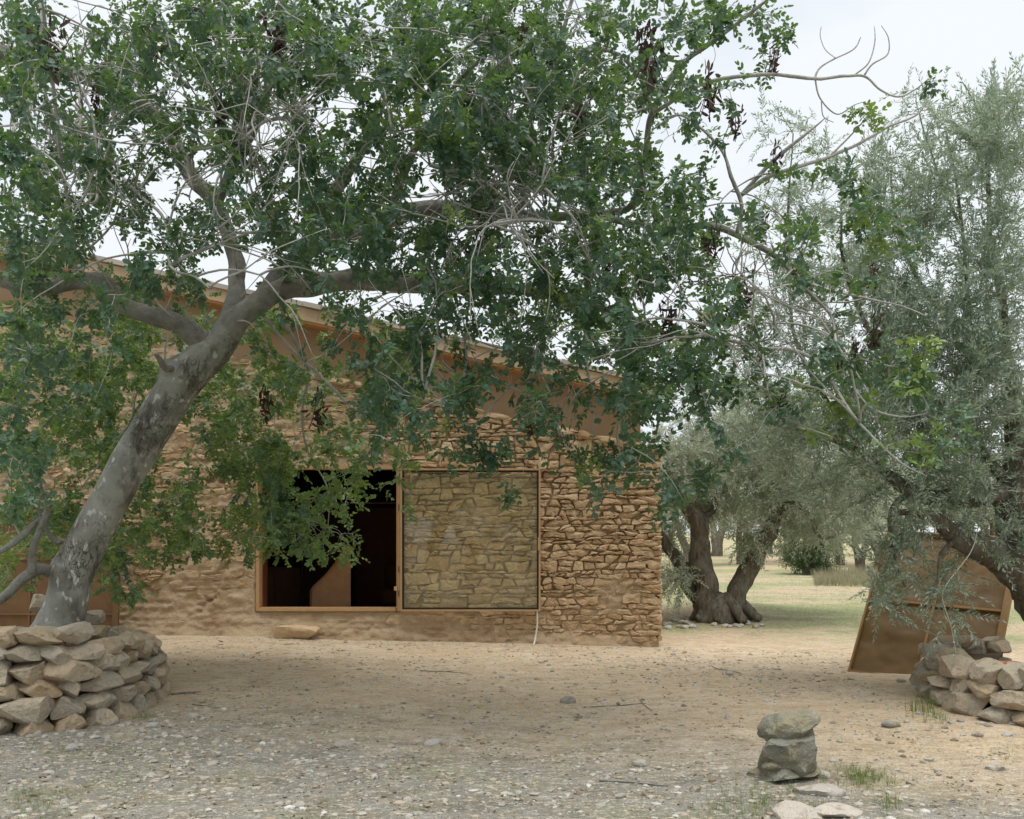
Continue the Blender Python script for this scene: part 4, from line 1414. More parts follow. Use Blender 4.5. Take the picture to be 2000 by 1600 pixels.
big = [
 [(425, 675, 8.55, .13), (480, 612, 8.6, .11), (545, 572, 8.7, .10), (620, 556, 8.8, .105), (700, 545, 8.9, .095), (790, 552, 9.0, .085), (870, 560, 9.0, .075), (960, 562, 9.1, .062), (1050, 570, 9.1, .05), (1150, 595, 9.0, .036), (1260, 640, 8.9, .022)],
 [(500, 598, 8.65, .09), (545, 540, 8.9, .09), (600, 490, 9.1, .085), (680, 452, 9.2, .092), (760, 422, 9.3, .085), (850, 405, 9.3, .08), (950, 412, 9.3, .066), (1060, 425, 9.2, .05), (1160, 420, 9.1, .036), (1300, 450, 9.0, .022)],
 [(400, 668, 8.5, .10), (350, 636, 8.4, .088), (290, 616, 8.3, .078), (238, 594, 8.2, .074), (212, 560, 8.1, .072), (150, 547, 8.0, .07), (80, 560, 7.9, .075), (0, 542, 7.8, .07), (-90, 500, 7.7, .05)],
 [(450, 650, 8.65, .10), (462, 560, 9.0, .085), (452, 480, 9.2, .075), (420, 400, 9.3, .072), (375, 340, 9.3, .07), (345, 285, 9.3, .07), (290, 215, 9.2, .075), (200, 160, 9.0, .078), (100, 128, 8.8, .085), (10, 112, 8.6, .085), (-120, 60, 8.4, .07)],
 [(600, 490, 9.1, .075), (640, 400, 9.2, .062), (700, 300, 9.2, .05), (745, 200, 9.1, .04), (770, 100, 9.0, .032), (790, -60, 9.0, .022)],
 [(1010, 418, 9.2, .045), (1040, 330, 9.0, .038), (1036, 240, 8.8, .030), (1090, 100, 8.6, .022), (1130, -60, 8.5, .014)],
 [(420, 400, 9.3, .06), (470, 300, 9.0, .048), (520, 190, 8.7, .038), (540, 60, 8.5, .028), (560, -120, 8.3, .02)],
 [(1160, 420, 9.1, .034), (1235, 400, 8.7, .032), (1262, 300, 8.4, .030), (1282, 205, 8.3, .027), (1340, 120, 8.2, .022), (1430, 50, 8.1, .017), (1510, -10, 8.0, .01)],
 [(760, 422, 9.3, .05), (790, 330, 8.9, .036), (830, 260, 8.6, .028), (905, 150, 8.3, .021), (985, 70, 8.1, .014), (1010, 0, 8.0, .01)],
]
for k, l in enumerate(big): sk.pixel_limb(l, 6, 0.03, k)
hand = [  # pale arching branches that show against the sky and the house
 [(1275, 215, 8.3, .018), (1250, 150, 8.1, .02), (1200, 100, 8.0, .018), (1130, 95, 7.9, .016), (1060, 130, 7.8, .014), (1005, 190, 7.7, .012), (985, 235, 7.7, .008)],
 [(1285, 215, 8.3, .02), (1345, 178, 8.2, .018), (1400, 158, 8.2, .018), (1490, 146, 8.1, .017), (1590, 154, 8.1, .015), (1650, 149, 8.1, .013), (1690, 147, 8.1, .011), (1720, 173, 8.1, .009), (1755, 187, 8.1, .008), (1785, 175, 8.1, .006), (1815, 152, 8.1, .004)],
 [(1590, 154, 8.1, .010), (1602, 132, 8.1, .008), (1632, 114, 8.1, .007), (1668, 95, 8.1, .006), (1681, 72, 8.1, .004)],
 [(1632, 114, 8.1, .006), (1612, 98, 8.1, .005), (1602, 72, 8.1, .004), (1604, 52, 8.1, .003)],
 [(1668, 148, 8.1, .007), (1698, 122, 8.1, .006), (1710, 82, 8.1, .005), (1708, 48, 8.1, .003)],
 [(1688, 147, 8.1, .008), (1704, 126, 8.1, .007), (1733, 106, 8.1, .006), (1735, 76, 8.1, .005), (1722, 52, 8.1, .003)],
 [(1594, 156, 8.1, .008), (1602, 192, 8.1, .007), (1634, 225, 8.1, .006), (1668, 207, 8.1, .004), (1690, 200, 8.1, .003)],
 [(1604, 196, 8.1, .006), (1608, 228, 8.1, .005), (1628, 240, 8.1, .003)],
 [(1450, 380, 8.4, .016), (1500, 345, 8.3, .018), (1560, 322, 8.2, .017), (1620, 308, 8.2, .015), (1680, 280, 8.2, .013), (1730, 250, 8.2, .011), (1795, 222, 8.2, .008), (1816, 188, 8.2, .006), (1828, 158, 8.2, .004)],
 [(1620, 308, 8.2, .010), (1655, 270, 8.2, .007), (1682, 240, 8.1, .005), (1700, 215, 8.1, .003)],
 [(1300, 450, 9.0, .03), (1380, 440, 8.6, .03), (1440, 455, 8.4, .028), (1500, 490, 8.3, .025), (1548, 525, 8.2, .02), (1580, 570, 8.1, .015), (1625, 620, 8.0, .012), (1640, 690, 7.9, .008)],
 [(1440, 455, 8.4, .018), (1450, 400, 8.3, .018), (1428, 345, 8.2, .017), (1405, 290, 8.2, .012), (1340, 230, 8.2, .01), (1300, 228, 8.2, .008)],
 [(1260, 640, 8.9, .02), (1340, 655, 8.5, .02), (1420, 665, 8.2, .018), (1492, 680, 7.9, .018), (1548, 684, 7.8, .018), (1598, 710, 7.7, .017), (1628, 752, 7.6, .015), (1652, 792, 7.5, .013), (1680, 828, 7.4, .011), (1720, 870, 7.3, .009), (1760, 905, 7.3, .006), (1810, 930, 7.3, .003)],
 [(1548, 525, 8.2, .014), (1600, 560, 7.9, .012), (1680, 580, 7.8, .010), (1760, 600, 7.7, .007), (1810, 620, 7.6, .004)],
 [(1625, 620, 8.0, .012), (1640, 680, 7.8, .011), (1700, 705, 7.7, .010), (1770, 720, 7.6, .008), (1830, 735, 7.5, .004)],
 [(1640, 690, 7.8, .010), (1670, 760, 7.6, .009), (1705, 800, 7.5, .008), (1760, 815, 7.5, .006), (1810, 810, 7.5, .003)],
 [(1492, 680, 7.9, .012), (1495, 740, 7.7, .010), (1515, 800, 7.6, .009), (1565, 830, 7.5, .007), (1620, 850, 7.4, .004)],
 [(1063, 640, 8.3, .011), (1056, 696, 8.1, .011), (1028, 759, 8.0, .010), (1080, 822, 7.9, .008), (1108, 878, 7.8, .006), (1130, 905, 7.8, .004)],
 [(885, 600, 8.4, .010), (902, 647, 8.2, .011), (912, 696, 8.1, .011), (902, 759, 8.0, .010), (912, 832, 7.9, .008), (926, 871, 7.9, .005)],
 [(1135, 620, 8.5, .012), (1143, 664, 8.4, .013), (1154, 759, 8.2, .012), (1206, 797, 8.1, .010), (1206, 857, 8.0, .007), (1215, 905, 7.9, .004)],
 [(1206, 797, 8.1, .008), (1165, 810, 8.1, .007), (1158, 850, 8.0, .005), (1165, 890, 8.0, .003)],
 [(78, -10, 7.2, .014), (77, 100, 7.1, .013), (62, 215, 7.0, .012), (30, 242, 6.9, .009), (-20, 250, 6.9, .006)],
 [(150, 150, 8.6, .014), (156, 215, 8.2, .013), (160, 280, 7.9, .012), (190, 335, 7.6, .010), (188, 392, 7.4, .008), (150, 400, 7.3, .005)],
 [(230, 330, 8.6, .014), (270, 380, 8.0, .013), (320, 430, 7.7, .012), (335, 520, 7.5, .010), (390, 545, 7.3, .008), (420, 570, 7.2, .005)],
 [(345, 285, 9.0, .014), (380, 370, 8.2, .014), (372, 300, 7.8, .013), (425, 285, 7.6, .011), (500, 275, 7.5, .009), (490, 320, 7.4, .007), (430, 375, 7.3, .005)],
 [(560, 470, 8.9, .014), (520, 380, 8.2, .013), (470, 210, 7.8, .012), (440, 90, 7.6, .010), (430, 20, 7.5, .006)],
 [(900, 330, 8.7, .016), (840, 325, 8.2, .016), (960, 350, 8.0, .016), (1030, 400, 7.9, .014), (1075, 450, 7.8, .011), (1110, 480, 7.7, .006)],
 [(670, 470, 8.9, .014), (720, 470, 8.4, .013), (800, 430, 8.1, .012), (860, 480, 7.9, .010), (870, 560, 7.8, .008), (842, 640, 7.7, .005)],
 [(1180, 430, 8.9, .012), (1240, 360, 8.5, .011), (1270, 400, 8.3, .010), (1255, 480, 8.2, .008), (1290, 560, 8.1, .006)],
 [(112, 1115, 8.35, .06), (80, 1112, 8.2, .05), (48, 1128, 8.1, .042), (15, 1160, 8.0, .036), (-40, 1200, 7.9, .03)],
 [(62, 1120, 8.1, .034), (62, 1075, 8.05, .028), (78, 1030, 8.0, .024), (92, 995, 8.0, .02), (75, 940, 7.9, .012)],
 [(105, 1060, 8.3, .022), (85, 1025, 8.2, .018), (68, 985, 8.1, .014), (30, 900, 8.0, .01)],
 [(90, 1010, 8.3, .03), (70, 1020, 8.1, .028), (20, 1062, 7.9, .026), (-40, 1100, 7.8, .02)],
 [(325, 720, 8.35, .03), (312, 700, 8.3, .022), (302, 690, 8.25, .012)],
 [(322, 712, 8.35, .012), (322, 680, 8.3, .008), (335, 645, 8.25, .004)],
 [(385, 655, 8.6, .012), (372, 720, 9.3, .012), (272, 760, 9.7, .012), (250, 830, 9.9, .010), (160, 950, 10.0, .007)],
 [(545, 572, 8.75, .02), (560, 640, 9.2, .02), (600, 720, 9.6, .017), (590, 800, 9.8, .014), (600, 880, 10.0, .011), (640, 960, 10.0, .008), (640, 1030, 10.0, .004)],
 [(500, 600, 8.75, .016), (575, 690, 9.2, .015), (680, 790, 9.5, .012), (730, 850, 9.6, .008), (760, 890, 9.6, .004)],
]
for k, l in enumerate(hand): sk.pixel_limb([(a, b, near(y) if b < 950 else y, r_ * (near(y) / y if b < 950 else 1)) for a, b, y, r_ in l], 6, 0.02, 40 + k, True)

# leaf clusters: how leafy each 100-pixel cell of the crown is (front and back layers)
front = [
 "55565677776554310000", "56665777777654200000", "66556777777753000000", "65435677667756012000", "64335666666666222100",
 "43332345555566422100", "56511256577697312110", "43000026773298212210", "41000005313013101110", "31000000010112000000", "10000000000000000000"]
back = [
 "33333344443321000000", "33333444444321000000", "33223444444432000000", "32213344444433000000", "32112333333433000000",
 "23332223332233000000", "45532322222222000000", "57745554200000000000", "57746565200000000000", "45556752000000000000", "33443420000000000000", "11200000000000000000"]
rs = np.random.default_rng(23)
targets = []
gap = lambda px, py: fbm(np.array([[px / 85.0, py / 85.0, 3.3]]), 2, 401)[0]
def add_cells(grid, ylo, yhi, per, layer):
    for r_i, row in enumerate(grid):
        for c_i, ch in enumerate(row):
            d = int(ch)
            n = rs.poisson(d * per * (3.0 if layer == 1 and r_i >= 6 else 1))
            for _ in range(n):
                px, py = c_i * 100 + rs.uniform(0, 100), r_i * 100 + rs.uniform(0, 100)
                if gap(px, py) < -0.20 and rs.random() < 0.8: continue
                if layer == 0:
                    yc = 7.9 - 0.8 * (py > 600) * (px > 600) * 0.2
                    Y = rs.uniform(ylo, yhi)
                else:
                    Y = rs.uniform(ylo, yhi) if r_i < 6 else rs.uniform(9.3, 11.6)
                # hem of the crown over the facade
                if layer == 0 and px > 1300 and py > 560: Y = rs.uniform(7.0, 8.3)
                if layer == 0 and px > 1600 and py < 300: Y = 8.1 + rs.uniform(-.1, .1)
                if layer == 0 and px < 60: Y = rs.uniform(6.3, 8.3)
                targets.append((px, py, near(Y) if layer == 0 else Y, layer))
add_cells(front, 6.9, 8.9, 2.4, 0)
add_cells(back, 8.9, 10.6, 2.1, 1)
# spots the photograph shows clearly
def spot(px, py, Y, n, sx, sy, young_or_backlit=0):
    for _ in range(n):
        targets.append((px + rs.normal(0, sx), py + rs.normal(0, sy), near(Y) + rs.normal(0, .12), 2 + young_or_backlit))
for a in ((1125, 905, 7.8, 4, 28, 26, 1), (1195, 900, 7.9, 7, 28, 25, 0), (1240, 920, 7.9, 4, 25, 16, 0), (935, 850, 7.9, 6, 28, 32, 0), (1365, 955, 7.9, 5, 26, 20, 0),
          (1820, 150, 8.1, 1, 5, 4, 1), (1690, 220, 8.1, 2, 14, 8, 1), (1650, 330, 8.2, 3, 30, 12, 1), (1725, 440, 8.2, 3, 30, 16, 1), (820, 275, 7.4, 4, 28, 22, 1),
          (875, 480, 7.2, 5, 25, 40, 1), (1165, 430, 7.2, 4, 26, 30, 1), (1075, 560, 7.4, 3, 20, 20, 1), (575, 1030, 9.9, 6, 40, 24, 0), (660, 940, 9.8, 7, 50, 26, 1),
          (520, 985, 9.9, 6, 34, 26, 0), (310, 1070, 10.6, 6, 55, 22, 1), (230, 1090, 10.3, 3, 10, 16, 0), (50, 900, 7.2, 7, 26, 60, 0), (1660, 800, 7.5, 5, 40, 30, 1),
          (1790, 900, 7.3, 4, 34, 24, 1), (1780, 710, 7.5, 5, 40, 22, 1), (1540, 790, 7.6, 4, 30, 20, 0), (300, 570, 7.6, 5, 40, 20, 0), (780, 720, 7.6, 8, 50, 60, 0)):
    spot(*a)
# crown above and beside the picture, shading the yard
for _ in range(110):
    px, py = rs.uniform(-500, 1300), rs.uniform(-420, 0)
    targets.append((px, py, rs.uniform(6.6, 11), 0))
for _ in range(90):
    targets.append((rs.uniform(-450, 0), rs.uniform(0, 900), rs.uniform(6.8, 10), 0))
def clear_of_fork(px, py, Y):
    if Y > 9.2: return True
    if 400 < px < 530 and 555 < py < 650: return rs.random() < .4
    if 225 < px < 530 and 575 < py < 790: return False
    if 330 < px < 520 and 480 < py < 560: return rs.random() < .6
    if 90 < px < 330 and 800 < py < 1240: return False
    if 530 <= px < 820 and 525 < py < 600: return rs.random() < .35
    if 300 < px < 400 and 290 < py < 420: return rs.random() < .3
    return True
targets = [t_ for t_ in targets if clear_of_fork(*t_[:3])]
T3 = np.array([at(a, b, c_) for a, b, c_, l in targets])
N_, _ = sk.nodes()
order = np.argsort([np.min(np.linalg.norm(N_ - t_, axis=1)) for t_ in T3])
LP, LD, LS, LT = [], [], [], []
for i in order:
    px, py, Y, lay = targets[i]
    C = T3[i]
    dirv = sk.twig_to(C, rs)
    dirv = dirv / (np.linalg.norm(dirv) + 1e-9)
    nl = rs.integers(6, 10)
    young_or_backlit = 1.0 if (lay == 3 and rs.random() < .8) else (rs.uniform(0.2, 0.7) if rs.random() < .07 else 0.0)
    clump = rs.uniform(0, 1)
    for k in range(nl):
        d = dirv * 0.45 + rs.normal(0, 0.75, 3) + np.array((0, 0, -0.12))
        back_off = rs.uniform(0, 0.12)
        LP.append(C - dirv * back_off + rs.normal(0, 0.025, 3)); LD.append(d)
        LS.append(rs.uniform(0.82, 1.2) * (1.0 if lay != 1 else 0.95))
        LT.append(np.clip(clump * 0.5 + rs.uniform(0, .4), 0, 1) + (rs.uniform(.7, 1.5) if lay == 1 and py > 600 else 0) + young_or_backlit * rs.uniform(1.0, 1.5))  # low rear leaves tinted yellow-green: backlight painted into their colour
# bare twig tangle
for _ in range(640):
    px, py = rs.uniform(0, 1560), rs.uniform(20, 740)
    if px > 1230 and py < 430: continue
    if 60 < px < 560 and 470 < py < 760: continue
    if py > 600 and px < 900 and rs.random() < .6: continue
    sk.bare_twig(at(px, py, near(rs.uniform(6.9, 8.6))), rs)
link('crown', scatter(LEAVES, np.array(LP), np.array(LD), np.array(LS), np.array(LT), 1.0, 0.55, 3, 'crown'), M['leaf'], carob, tuple(-tr_o)).matrix_parent_inverse = Matrix()
carob.children[-1]['kind'] = 'stuff'
limb_n = 0
for pts, rad in sk.limbs:
    if rad.max() < 0.028: continue
    s = 14 if rad.max() > .05 else 9
    v, f = tube(pts, rad, s, True)
    c = np.vstack((np.repeat(pts, s, 0), pts[0], pts[-1]))
    v = v + (v - c) * (0.28 * fbm(v * 5, 3, 3))[:, None]
    mb = MB(); mb.add(v - tr_o, f)
    link('limb', mb.mesh('limb', True), M['limb'], carob)
# hanging bunches of dead leaves and pods
dead_spots = [(1268, 50, 7.6, 1.7), (1385, 140, 7.9, 1.5), (1437, 210, 8.0, 1.0), (1135, 190, 7.6, 1.2), (1080, 55, 7.8, 1.1), (1022, 50, 7.6, 1.1), (1514, 284, 8.1, 0.9), (1390, 452, 7.8, 1.1),
              (1708, 620, 7.7, 1.0), (1640, 675, 7.7, 0.7), (1672, 665, 7.7, 0.8), (1527, 770, 7.6, 0.8), (400, 5, 7.4, 1.3), (100, 45, 7.1, 1.5), (432, 185, 7.6, 0.9), (518, 760, 9.2, 1.1), (620, 770, 9.3, 1.3),
              (1452, 530, 7.9, 1.3), (1490, 415, 8.0, 0.9), (540, 20, 7.5, 1.4), (945, 400, 7.9, 1.1), (925, 470, 7.8, 1.3), (1560, 510, 8.0, .8), (1705, 520, 8.0, .8), (1305, 590, 7.9, 1.1), (190, 170, 7.4, 1.0), (300, 50, 7.5, 1.1), (1035, 818, 8.3, 0.6), (1510, 95, 8.1, .9), (1185, 500, 7.7, 1.0)]
DC = []
for k in range(5):
    T = dead_clump(800 + k)
    DC.append(make_mesh('dead_leaf_bunch', T.V, [T.T, T.Q], True, {'tint': np.full(len(T.T) + len(T.Q), (0.0, .1, .3, .2, .1)[k])}))
    DC[-1].materials.append(M['dead'])
for k, (px, py, Y, s) in enumerate(dead_spots):
    p = at(px, py, near(Y))
    s *= 1.3 * near(Y) / Y
    sk.twig_to(p, rs, 0.008)
    link('dead_leaf_bunch', DC[k % 5], None, carob, tuple(p - tr_o), (0, 0, k * 1.3), (s, s, s * 1.1))

tw = limbs_mesh(sk, lambda r_: r_.max() < 0.028, lambda r_: 6 if r_.max() > .012 else (4 if r_.max() > .006 else 3), 0.22, 'twigs', 30.0)
tag(link('twigs', tw, M['twig'], carob), None, None, None, 'stuff')

# ------------------------------------------------------------------ olive trees
def olive_from(sk, root, targets3, r, per, scale, leafmat, barkmat, twigmat, up=0.35, droop=-0.05, seed=1, rmax=0.012, arch=0.1, shoots=SHOOTS, limbcut=0.02, fruit=0):
    N_, _ = sk.nodes()
    order = np.argsort([np.min(np.linalg.norm(N_ - t_, axis=1)) for t_ in targets3])
    P, D, S_, T_ = [], [], [], []
    for i in order:
        C = targets3[i]
        dv = sk.twig_to(C, r, rmax, arch)
        dv = dv / (np.linalg.norm(dv) + 1e-9)
        cl = r.uniform(0, 1)
        for k in range(per):
            d = dv * 0.7 + r.normal(0, 0.55, 3) + np.array((0, 0, up * r.uniform(-.3, 1) + droop))
            P.append(C - dv * r.uniform(0, 0.25) + r.normal(0, .05, 3) * scale); D.append(d)
            S_.append(scale * r.uniform(.75, 1.25)); T_.append(cl * .5 + r.uniform(0, .4) + (0.6 if r.random() < .06 else 0))
    cr = link('crown', scatter(shoots, np.array(P), np.array(D), np.array(S_), np.array(T_), 0.6, 0.8, seed, 'crown'), leafmat, root, tuple(-sk.o))
    cr['kind'] = 'stuff'
    for pts, rad in sk.limbs:
        if rad.max() < limbcut: continue
        s = 16 if rad.max() > .1 else 8
        v, f = tube(pts, rad, s, True)
        c = np.vstack((np.repeat(pts, s, 0), pts[0], pts[-1]))
        v = v + (v - c) * (0.45 * fbm(v * np.array((7, 7, 3.0)), 4, 3, .6))[:, None]
        mb = MB(); mb.add(v - sk.o, f)
        link('trunk' if rad.max() > .15 else 'limb', mb.mesh('limb', True), barkmat, root)
    if any(r_.max() < limbcut for _, r_ in sk.limbs):
        tag(link('twigs', limbs_mesh(sk, lambda r_: r_.max() < limbcut, lambda r_: 4, 0.1, 'twigs'), twigmat, root), None, None, None, 'stuff')
    return np.array(P)

# the olive on the planter at the picture's edge
oo = at(2140, 1300, 9.2)
olive = empty('olive_tree', tuple(oo))
tag(olive, 'tall grey green olive tree with fine upright shoots growing from a stone planter', 'tree')
so = Skeleton(oo)
so.pixel_limb([(2140, 1320, 9.2, .38), (2075, 1210, 9.2, .30), (2010, 1080, 9.2, .24), (1985, 960, 9.2, .19), (1992, 850, 9.3, .12), (1970, 700, 9.4, .05), (1940, 500, 9.5, .03), (1925, 300, 9.5, .018), (1930, 170, 9.5, .008)], 8, 0.05, 1)
so.pixel_limb([(2075, 1210, 9.2, .19), (1990, 1115, 9.0, .165), (1925, 1078, 8.9, .13), (1875, 1048, 8.8, .10), (1815, 1005, 8.7, .05), (1760, 1000, 8.6, .03)], 6, 0.04, 2)
so.pixel_limb([(1985, 962, 9.2, .12), (1900, 970, 9.1, .10), (1830, 972, 9.1, .085), (1780, 958, 9.2, .065), (1740, 930, 9.3, .05), (1690, 890, 9.6, .038), (1600, 850, 10, .026), (1500, 825, 10.3, .016)], 6, 0.03, 3)
for k, l in enumerate([
 [(1960, 935, 9.2, .06), (1905, 862, 9.3, .042), (1890, 780, 9.4, .034), (1895, 650, 9.5, .024), (1880, 450, 9.6, .015), (1850, 260, 9.6, .01)],
 [(1900, 860, 9.3, .045), (1800, 750, 9.8, .036), (1700, 650, 10, .028), (1650, 520, 10, .02), (1640, 400, 10, .01)],
 [(1690, 890, 9.6, .03), (1600, 760, 10.2, .026), (1550, 650, 10.4, .022), (1540, 480, 10.4, .015), (1548, 260, 10.3, .006)],
 [(1895, 650, 9.5, .025), (1800, 560, 9.6, .022), (1750, 430, 9.7, .016), (1740, 330, 9.7, .008)],
 [(1880, 450, 9.6, .018), (1830, 330, 9.5, .014), (1790, 200, 9.4, .006)],
 [(1990, 850, 9.3, .06), (2040, 700, 9.2, .05), (2050, 500, 9.2, .035), (2040, 300, 9.2, .02)],
 [(1780, 958, 9.2, .03), (1740, 1000, 9.0, .022), (1745, 1080, 8.8, .014), (1770, 1150, 8.7, .007)],
 [(1875, 1048, 8.8, .03), (1840, 1080, 8.6, .02), (1830, 1140, 8.5, .012), (1810, 1190, 8.5, .006)]]):
    so.pixel_limb(l, 6, 0.02, 60 + k, True)
ol_grid = {1: "00000000000000000215", 2: "00000000000000010158", 3: "00000000000000011489", 4: "00000000000000135688", 5: "00000000000000257888", 6: "00000000000001478888",
           7: "00000000000001688888", 8: "00000000000000688887", 9: "00000000000000568887", 10: "00000000000000014543", 11: "00000000000000000441", 12: "00000000000000000020"}
r2 = np.random.default_rng(91)
ot = []
for row, s in ol_grid.items():
    for c_i, ch in enumerate(s):
        for _ in range(r2.poisson(int(ch) * (2.5 if row < 9 else 1.7))):
            px, py = c_i * 100 + r2.uniform(0, 100), row * 100 + r2.uniform(0, 100)
            if row == 1 and py < 165: continue
            if row == 12 and py > 1215: continue
            if row >= 10 and px < 1690: continue
            if row == 11 and py > 1120 and px > 1880: continue
            if fbm(np.array([[px / 90.0, py / 90.0, 8.1]]), 2, 77)[0] < -0.33 and r2.random() < .7: continue
            Y = r2.uniform(8.3, 9.9) if px > 1700 else r2.uniform(9.2, 11.4)
            if row >= 10: Y = r2.uniform(8.3, 9.2)
            ot.append(at(px, py, Y))
for _ in range(160):
    ot.append(at(r2.uniform(2000, 2350), r2.uniform(150, 1000), r2.uniform(7.6, 10.5)))
op = olive_from(so, olive, np.array(ot), r2, 6, 1.0, M['olive'], M['olive_bark'], M['olive_twig'], 0.7, -0.05, 5)
# green olives
fb = MB()
ico = bmesh.new(); bmesh.ops.create_icosphere(ico, subdivisions=1, radius=1.0)
iv = np.array([v.co[:] for v in ico.verts]); it = np.array([[v.index for v in f_.verts] for f_ in ico.faces]); ico.free()
for p in op[r2.integers(0, len(op), 1500)]:
    fb.add(iv * np.array((.009, .009, .012)) + p + r2.normal(0, .06, 3) - oo, it)
fr = link('green_olives', fb.mesh('green_olives', True), M['seed'], olive); fr['kind'] = 'stuff'
# a pale string tied to a branch and pegged on the planter
st = spline([at(1868, 1281, 8.5), at(1858, 1225, 8.5), at(1841, 1170, 8.5), at(1850, 1140, 8.5), at(1895, 1080, 8.6), at(1908, 1040, 8.7), at(1918, 990, 8.9), at(1920, 968, 9.05)], 5)
mb = MB(); mb.add(*tube(st, 0.004, 5, True))
tag(link('pale_string', mb.mesh('pale_string', True), M['cable']), 'thin pale string running from an olive branch down to the planter', 'string')

# the old three-stemmed olive in the grove
go = G(1410, 1192)
old = empty('olive_tree', tuple(go))
tag(old, 'old olive tree with three gnarled stems spreading from one rooty base past the house corner', 'tree')
s3 = Skeleton(go)
Yo = go[1]
for k, l in enumerate([
 [(1395, 1215, Yo, .42), (1385, 1165, Yo, .27), (1372, 1110, Yo, .24), (1366, 1050, Yo, .21), (1350, 1000, Yo, .2), (1325, 965, Yo, .11), (1310, 930, Yo, .06), (1300, 870, Yo + .3, .03)],
 [(1430, 1215, Yo, .42), (1438, 1165, Yo, .25), (1462, 1110, Yo, .22), (1490, 1055, Yo - .2, .19), (1520, 1008, Yo - .4, .13), (1560, 960, Yo - .5, .08), (1600, 900, Yo - .5, .05)],
 [(1375, 1190, Yo + .2, .25), (1352, 1150, Yo + .3, .19), (1330, 1105, Yo + .4, .15), (1305, 1068, Yo + .4, .11), (1270, 1020, Yo + .5, .07), (1240, 960, Yo + .5, .04)],
 [(1366, 1040, Yo, .10), (1385, 1000, Yo + .2, .08), (1400, 950, Yo + .5, .06), (1410, 880, Yo + .6, .04)],
 [(1520, 1008, Yo - .4, .07), (1510, 950, Yo, .05), (1490, 880, Yo + .3, .03)],
 [(1560, 960, Yo - .5, .06), (1585, 1010, Yo - .8, .05), (1600, 1050, Yo - .9, .035), (1625, 1050, Yo - 1, .02)]]):
    s3.pixel_limb([(a, b, y, r_ * .82) for a, b, y, r_ in l], 8, 0.10, 80 + k)
r3 = np.random.default_rng(17)
t3 = []
def blob(cx_, cy_, Y, rx, rz, ry, n):
    for _ in range(n):
        d = r3.normal(0, 1, 3); d /= np.linalg.norm(d); rr = r3.uniform(0.35, 1) ** .6
        t3.append(at(cx_, cy_, Y) + d * rr * np.array((rx, ry, rz)))
blob(1320, 900, Yo, 1.0, 0.75, 1.1, 95); blob(1450, 880, Yo + .4, 1.2, 0.8, 1.2, 120); blob(1590, 900, Yo - .2, 1.2, 0.8, 1.2, 110); blob(1420, 960, Yo + .9, 1.3, .5, .5, 70)
blob(1480, 800, Yo, 1.5, 0.6, 1.2, 70); blob(1310, 1030, Yo + .9, .4, .35, .3, 14); blob(1318, 1125, Yo - .3, .22, .28, .3, 14); blob(1600, 1000, Yo - .5, .9, .45, .8, 60); blob(1480, 1045, Yo - .35, .35, .35, .25, 20); blob(1650, 1000, Yo + 1, .9, .7, .8, 40)
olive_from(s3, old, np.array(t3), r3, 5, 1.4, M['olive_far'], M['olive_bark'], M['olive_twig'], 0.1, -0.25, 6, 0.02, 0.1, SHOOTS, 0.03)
# roots of the old olive
for k in range(9):
    a = k * 0.7 + 0.2
    L_ = random.uniform(0.45, 0.75)
    bp = go + np.array((0.12 * math.cos(a), 0.10 * math.sin(a), 0.22))
    p2 = go + np.array((L_ * math.cos(a), L_ * 0.7 * math.sin(a), -0.16))
    mid = (bp + p2) / 2 + np.array((0, 0, 0.03))
    pts = spline([bp, mid, p2], 5)
    v, f = tube(pts, np.linspace(.15, .06, len(pts)), 9, True)
    v = v + 0.04 * np.stack([fbm(v * 6 + 5 * q, 3, 70 + q) for q in range(3)], -1)
    mb = MB(); mb.add(v - go, f)
    link('root', mb.mesh('root', True), M['olive_bark'], old)

# far olives of the grove: one tree built, then copied
BIGSHOOT = [olive_shoot(760 + k, 8, 0.5, 0.13, 0.26) for k in range(4)]
def grove_olive(seed, h=3.9, w=2.4, mat_='olive_far', low=0.45):
    root = empty('grove_olive')
    s = Skeleton((0, 0, 0)); r = np.random.default_rng(seed)
    for k in range(3):
        a = r.uniform(0, 6.28)
        s_ = r.uniform(.3, .6)
        p = np.array([(0, 0, -.15), (0.06 * math.cos(a), .06 * math.sin(a), .6), (s_ * math.cos(a), s_ * math.sin(a), 1.3), (s_ * 2 * math.cos(a + .3), s_ * 2 * math.sin(a + .3), h * .6)])
        q = spline(p, 6); s.limb(q, np.linspace(.24, .06, len(q)))
    tg = []
    for _ in range(110):
        d = r.normal(0, 1, 3); d /= np.linalg.norm(d)
        rr = r.uniform(.4, 1) ** .5
        lump = 1 + 0.25 * fbm(d[None] * 2.2, 2, seed)[0]
        tg.append(np.array((d[0] * w * rr * lump, d[1] * w * rr * lump, h * (low + 1) / 2 * 1.02 + d[2] * rr * lump * h * (1 - low) / 2 * 1.1)))
    olive_from(s, root, np.array(tg), r, 7, 1.0, M[mat_], M['olive_bark'], M['olive_twig'], 0.15, -0.2, seed, 0.02, 0.1, BIGSHOOT, 0.03)
    return root
def copy_tree(o, loc, rz, s):
    c = o.copy(); COL.objects.link(c); c.location = loc; c.rotation_euler = (0, 0, rz); c.scale = (s, s, s)
    for ch in o.children:
        d = ch.copy(); COL.objects.link(d); d.parent = c
    return c
protoA, protoB = grove_olive(31), grove_olive(32, 4.2, 2.2, 'olive_far', 0.35)
